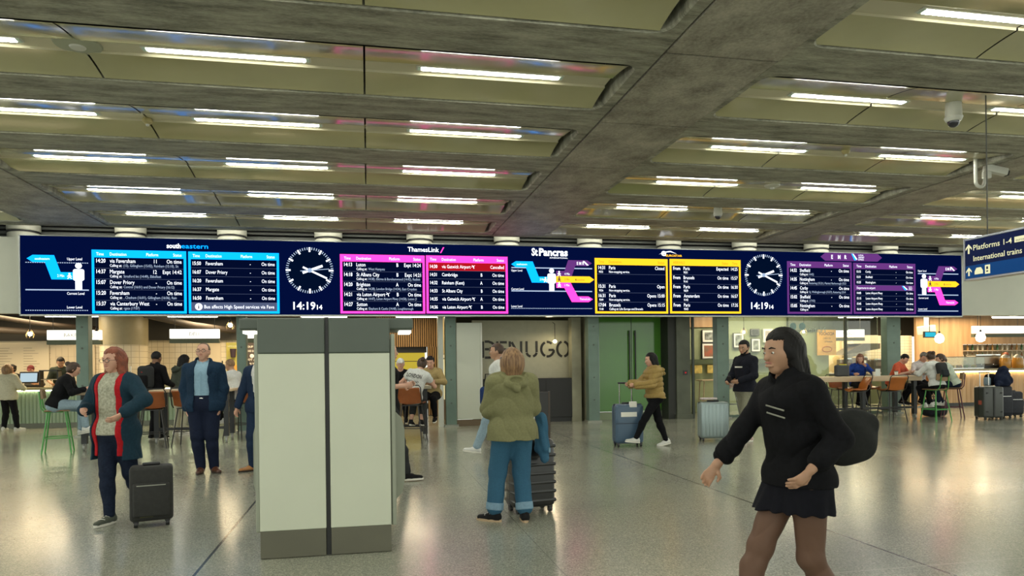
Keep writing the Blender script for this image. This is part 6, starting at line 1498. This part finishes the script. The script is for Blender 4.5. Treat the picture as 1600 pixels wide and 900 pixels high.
px_ = world_of(bsw, (J['wr'][0] + J['wr'][1]) / 2 + V(0, .09, .02)); ph = thing('phone', 'dark phone held by the person in black sweater', 'phone', px_, R(118)); MB().rbox((0, 0, 0), (.075, .009, .15), .004, 2, rot=(R(-35), 0, 0)).build('body', M_blackp, ph); MB().rbox((0, -.0055, .0), (.066, .001, .135), .0004, 1, rot=(R(-35), 0, 0)).build('screen', mat('phone_glass', (.02, .02, .03), .05), ph)
# 9 the woman in the foreground
fg, J = person('person with long black hair in black jacket, short black skirt and brown tights', (2.17, 3.30), 96, H=1.62, f=1.0, h=.0055, skin=TAN, hair='long', hairm=H_blk, head=(2, 2), lean=7,
    wr=[(-.26, .14, .93), (.22, .34, .90)], el=[(-.3, -1, -.2), (.3, -1, -.2)], feet=[(-.07, -.22, .05, 0, -25), (.07, .34, .0, 0, 4)], curl=.6,
    tops=[dict(name='jacket', m=BLK, t=.030, hem=-.05, sleeve=.86, collar=.012, fold=.006, cuff=.01)], skirt=(cloth('skirt_black', (.006, .006, .010)), .68, .035), trousers=(mat('tights_brown', (.13, .07, .045), .6, spec=.3), 0, .985), shoes=(BLK, mat('sole_black', (.02, .02, .02), .6)))
for k, zz in enumerate((.44, .40)): MB().rbox((0, 0, 0), (.14, .004, .008), .0015, 1, rot=(0, R(-8), 0)).build('chest_piping', mat('piping_grey', (.25, .25, .2), .5), fg, loc=tup(J['tl'](-.10 , .178, zz - .03)))
sb = SDF(); sb.ell((0, 0, 0), np.eye(3, dtype=np.float32), (.17, .09, .14), .02); sb.cone((-.12, 0, .08), (.12, 0, .08), .05, .05, .04); sb.fn(lambda D, x, y, z: D + .006 * np.sin(x * 30 + z * 22) * np.sin(y * 30 + z * 14))
sg = thing('shoulder_bag', 'slouchy dark grey bag hanging behind the hip of the woman in black nearest the viewer', 'bag', (2.40, 3.22, 1.05)); mesh_obj('body', sb.mesh(.008), cloth('bag_dark_grey', (.018, .019, .018)), sg); MB().tube([(0, 0, .12), tuple(np.array(world_of(fg, J['tl'](-.05, -.19, .30))) - np.array((2.40, 3.22, 1.05))), tuple(np.array(world_of(fg, J['tl'](-.1, -.07, .55))) - np.array((2.40, 3.22, 1.05)))], .012, 6).build('strap', BLK, sg, smooth=True)
# 10 woman at left counter
x, _ = onY(12, 600, 19.15)
person('person in baggy cream sweater and black trousers at the left counter', (x, 19.15), -8, H=1.60, h=.010, skin=FAIR, hair='bob', hairm=H_bld, wr=[(-.2, .25, 1.0), (.22, .25, 1.0)], feet=[(-.1, 0, 0, 5, 0), (.22, -.02, 0, -40, 0)],
    tops=[dict(name='sweater', m=CRM, t=.05, hem=-.12, sleeve=1.0, baggy=.012)], trousers=(BLK, .008, .96), shoes=SH_wht)
# 11 seated woman in black on the green stool
def seated(lab, x, y, face, **k):
    k.setdefault('pel', (0, -.02, .855)); k.setdefault('feet', [(-.10, .24, .30, 0, -8), (.10, .24, .30, 0, -8)]); k.setdefault('wr', [(-.16, .42, 1.12), (.16, .42, 1.12)]); k.setdefault('lean', 16); k.setdefault('h', .0105)
    k.setdefault('el', [(-1, -.4, -.8), (1, -.4, -.8)])
    return person(lab, (x, y), face, sit=True, **k)
seated('person in black top and pale jeans with dark bun on the green stool by counter', -5.33, 13.72, -75, H=1.66, h=.009, lean=24, f=1.12, skin=FAIR, hair='bun', hairm=H_bro, head=(12, 0), wr=[(-.12, .44, 1.10), (.14, .42, 1.10)],
    tops=[dict(name='top', m=BLK, t=.03, hem=-.06, sleeve=1.0)], trousers=(LJN, .006, .93), shoes=SH_wht, feet=[(-.10, .36, .30, 0, 10), (.09, .44, .36, 0, 14)])
# 12-14 staff
x, _ = onY(19, 578, 20.9); person('staff member in black with dark hair bun behind the counter, left of the till', (x, 20.9), 170, H=1.60, h=.011, skin=TAN, hair='bun', hairm=H_blk, wr=[(-.2, .3, 1.05), (.2, .3, 1.05)], tops=[dict(name='top', m=BLK, t=.02, sleeve=.5)], trousers=(BLK, 0, .95), shoes=SH_blk)
x, _ = onY(49, 578, 20.7); person('staff member with maroon cap and dark top behind the till screen', (x, 20.7), 185, H=1.58, h=.011, skin=FAIR, hair='cap', hairm=cloth('maroon', (.10, .02, .02)), head=(20, 0), wr=[(-.2, .3, 1.1), (.2, .3, 1.1)], tops=[dict(name='top', m=GRY, t=.02, sleeve=.6)], trousers=(BLK, 0, .95), shoes=SH_blk)
x, _ = onY(95, 566, 20.6); person('dark-haired staff member in dark green top looking down behind the left counter', (x, 20.6), 200, H=1.80, h=.010, skin=TAN, hair='short', hairm=H_blk, head=(28, 0), lean=8, wr=[(-.2, .35, 1.1), (.2, .35, 1.1)], tops=[dict(name='top', m=cloth('dark_green', (.03, .04, .03)), t=.025, sleeve=.45)], trousers=(BLK, 0, .95), shoes=SH_blk)
# 15, 16 standing behind the brown stools
x, _ = onY(243, 600, 15.75); bp1, J = person('person in black with black backpack standing behind the brown leather stools', (x, 15.75), -25, H=1.80, h=.010, skin=BRN, hair='short', hairm=H_blk, head=(14, 0), wr=[(-.2, .25, 1.1), (.2, .25, 1.1)], tops=[dict(name='jacket', m=BLK, t=.035, hem=-.1, sleeve=1.0, collar=.01)], trousers=(BLK, .004, .97), shoes=SH_blk)
rk = thing('backpack', 'black rucksack on the back of the person behind the brown stools', 'backpack', world_of(bp1, (0, -.27, 1.08)), R(-25)); MB().rbox((0, 0, .2), (.32, .19, .46), .08, 5).build('body', SHB, rk, smooth=True); MB().rbox((0, -.09, .12), (.24, .08, .24), .04, 4).build('pocket', BLK, rk, smooth=True); MB().rbox((0.02, -.135, .30), (.03, .006, .02), .002, 1).build('red_badge', REDL, rk)
x, _ = onY(279, 600, 16.5); person('person with black curly hair in dark grey-green jacket behind the man in blue jacket', (x, 16.5), -40, H=1.76, h=.010, skin=BRN, hair='curly', hairm=H_blk, head=(16, 0), lean=10, wr=[(-.2, .3, 1.1), (.2, .3, 1.1)], tops=[dict(name='jacket', m=cloth('dusky_green', (.055, .065, .05)), t=.04, hem=-.1, sleeve=1.0, hood=True)], trousers=(CRM, .006, .97), shoes=SH_wht)
# 17 white tee
seated('person in white T-shirt sitting behind the right shoulder of the man in blue jacket', -2.70, 15.52, 62, H=1.66, skin=TAN, hair='short', hairm=H_bld, head=(10, 0), lean=10, tops=[dict(name='t_shirt', m=WHT, t=.026, sleeve=.42)], trousers=(BLK, .004, .95), shoes=SH_wht)
# 18 London vest
lv, J = seated('person in white LONDON ENGLAND vest sitting on a brown stool, back turned', .80, 13.42, -22, H=1.70, h=.0085, roll=12, skin=FAIR, hair='bun', hairm=H_bro, head=(18, 20), lean=20, wr=[(-.2, .4, 1.12), (.2, .42, 1.12)], tops=[dict(name='vest', m=WHT, t=.028, hem=-.16, sleeve=.18)], trousers=(SHB, .01, .55), shoes=SH_blk)
m = MB(); T_ = J['T']; o_ = J['tl'](0, -.195, .34); ux = tup(T_ @ V(1, 0, 0)); uz = tup(T_ @ V(0, .02, 1)); put_text(m, 'LONDON', tup(o_), ux, uz, .075, 'c', .30, bold=.03); put_text(m, 'ENGLAND', tup(J['tl'](.0, -.192, .24)), ux, uz, .045, 'c', .24, bold=.02); m.build('lettering', M_inkd, J['objs']['vest'])
seated('dark-haired person in beige jacket facing the LONDON vest across the high table', 1.30, 14.85, 165, H=1.72, skin=FAIR, hair='short', hairm=H_blk, head=(14, 0), lean=14, tops=[dict(name='jacket', m=cloth('beige', (.36, .27, .12)), t=.035, sleeve=1.0, hem=-.05)], trousers=(BLK, 0, .9), shoes=SH_blk)
x, _ = onY(626, 566, 14.85); seated('person in white cap and dark top peeping past the right edge of the panel stand', x, 14.85, 176, H=1.62, skin=FAIR, hair='cap', hairm=WHT, lean=14, tops=[dict(name='top', m=BLK, t=.03, sleeve=1.0)], trousers=(BLK, 0, .9), shoes=SH_blk)
# 21-25 the group at the long table
RB = cloth('royal_blue', (.012, .04, .22), var=.35, scale=20); OR = cloth('coral', (.55, .10, .05)); 
x, _ = onY(1340, 570, 16.02); seated('person with long auburn hair in royal blue shirt resting chin on hand', x, 16.02, 165, H=1.66, skin=FAIR, hair='down', hairm=mat('hair_reddish', (.16, .06, .03), .5, var=.3, scale=20), head=(14, -25), lean=16, wr=[(-.10, .26, 1.28), (.25, .38, 1.10)], tops=[dict(name='shirt', m=RB, t=.026, sleeve=.95, collar=.004)], trousers=(BLK, 0, .9), shoes=SH_blk)
x, _ = onY(1395, 570, 16.05); seated('person with short dark hair in coral-orange T-shirt at the long table', x, 16.05, -150, H=1.72, skin=FAIR, hair='short', hairm=H_blk, head=(26, -10), lean=24, tops=[dict(name='t_shirt', m=OR, t=.026, sleeve=.42)], trousers=(BLK, 0, .9), shoes=SH_blk)
x, _ = onY(1430, 570, 16.15); seated('grey-haired person in white shirt looking down at the long table', x, 16.05, 172, H=1.76, skin=FAIR, hair='short', hairm=H_gry, head=(26, 0), lean=18, tops=[dict(name='shirt', m=cloth('pinkish_white', (.60, .56, .56)), t=.026, sleeve=.75, collar=.004)], trousers=(BLK, 0, .9), shoes=SH_blk)
gp, J = seated('person in white top with dark backpack sitting on the right green stool', 13.05, 14.33, 6, H=1.70, h=.009, skin=FAIR, hair='bun', hairm=H_bro, head=(10, -12), lean=14, tops=[dict(name='top', m=WHT, t=.030, sleeve=1.0, hem=-.04)], trousers=(BLK, .004, .92), shoes=SH_wht)
rk = thing('backpack', 'dark grey rounded backpack on the person on the right green stool', 'backpack', world_of(gp, tup(J['tl'](0, -.20, .20))), R(6)); MB().rbox((0, 0, .1), (.28, .14, .36), .065, 5, rot=(R(-14), 0, 0)).build('body', SHB, rk, smooth=True); MB().rbox((0, -.085, .04), (.2, .06, .16), .028, 4, rot=(R(-14), 0, 0)).build('pocket', cloth('slate', (.02, .024, .028)), rk, smooth=True)
seated('person with brown ponytail in pale sweatshirt and blue jeans on the plum stool', 14.0, 14.85, 62, H=1.68, h=.009, skin=FAIR, hair='pony', hairm=H_bro, head=(10, 10), lean=26, tops=[dict(name='sweatshirt', m=cloth('mint_white', (.50, .56, .46)), t=.036, sleeve=1.0, hem=-.03)], trousers=(DNV, .006, .95), shoes=SH_wht, feet=[(-.10, .34, .32, 0, 10), (.09, .22, .30, 0, 5)], wr=[(-.2, .48, 1.12), (.1, .5, 1.12)])
x, _ = onY(1566, 560, 19.95); person('barista in dark clothes with reddish hair behind the bar by the glass jars', (x, 19.95), 175, H=1.66, h=.011, skin=BRN, hair='short', hairm=H_red, head=(20, 0), lean=10, wr=[(-.2, .35, 1.15), (.2, .35, 1.15)], tops=[dict(name='top', m=BLK, t=.025, sleeve=.8)], trousers=(BLK, 0, .95), shoes=SH_blk)
# jacket heaped on the luggage
jk = SDF(); E3 = np.eye(3, dtype=np.float32); jk.ell((0, 0, .12), E3, (.22, .17, .20), .04); jk.ell((.03, .02, .30), E3, (.13, .12, .16), .06); jk.cone((-.1, -.05, .1), (-.28, -.1, .02), .08, .05, .04); jk.plane((0, 0, -.02), (0, 0, 1)); jk.fn(lambda D, x, y, z: D + .012 * np.sin(x * 30 + 4 * np.sin(z * 9)) * np.sin(y * 26 + z * 18))
jt = thing('jacket', 'navy jacket heaped on top of the dark navy suitcase', 'jacket', (15.02, 14.44, .80)); mesh_obj('cloth', jk.mesh(.012), NAVYC, jt); MB().rbox((.16, -.1, .08), (.08, .03, .03), .01, 2).build('pink_tag', mat('tag_pink', (.5, .25, .2), .5), jt)
ws = thing('denim_bag', 'small dark bag with pale blue cloth beside the heaped navy jacket', 'bag', (14.85, 14.62, .79)); MB().rbox((0, 0, .14), (.26, .2, .28), .08, 4).build('body', BLK, ws, smooth=True); MB().rbox((-.12, -.02, .1), (.1, .16, .2), .04, 3).build('cloth', LJN, ws, smooth=True)
# unused prototypes never stay behind
for p_ in (s_l, s_o, s_g, s_p):
    if p_.name not in used:
        for c_ in list(p_.children): bpy.data.objects.remove(c_)
        bpy.data.objects.remove(p_)
bpy.data.objects.remove(_to)
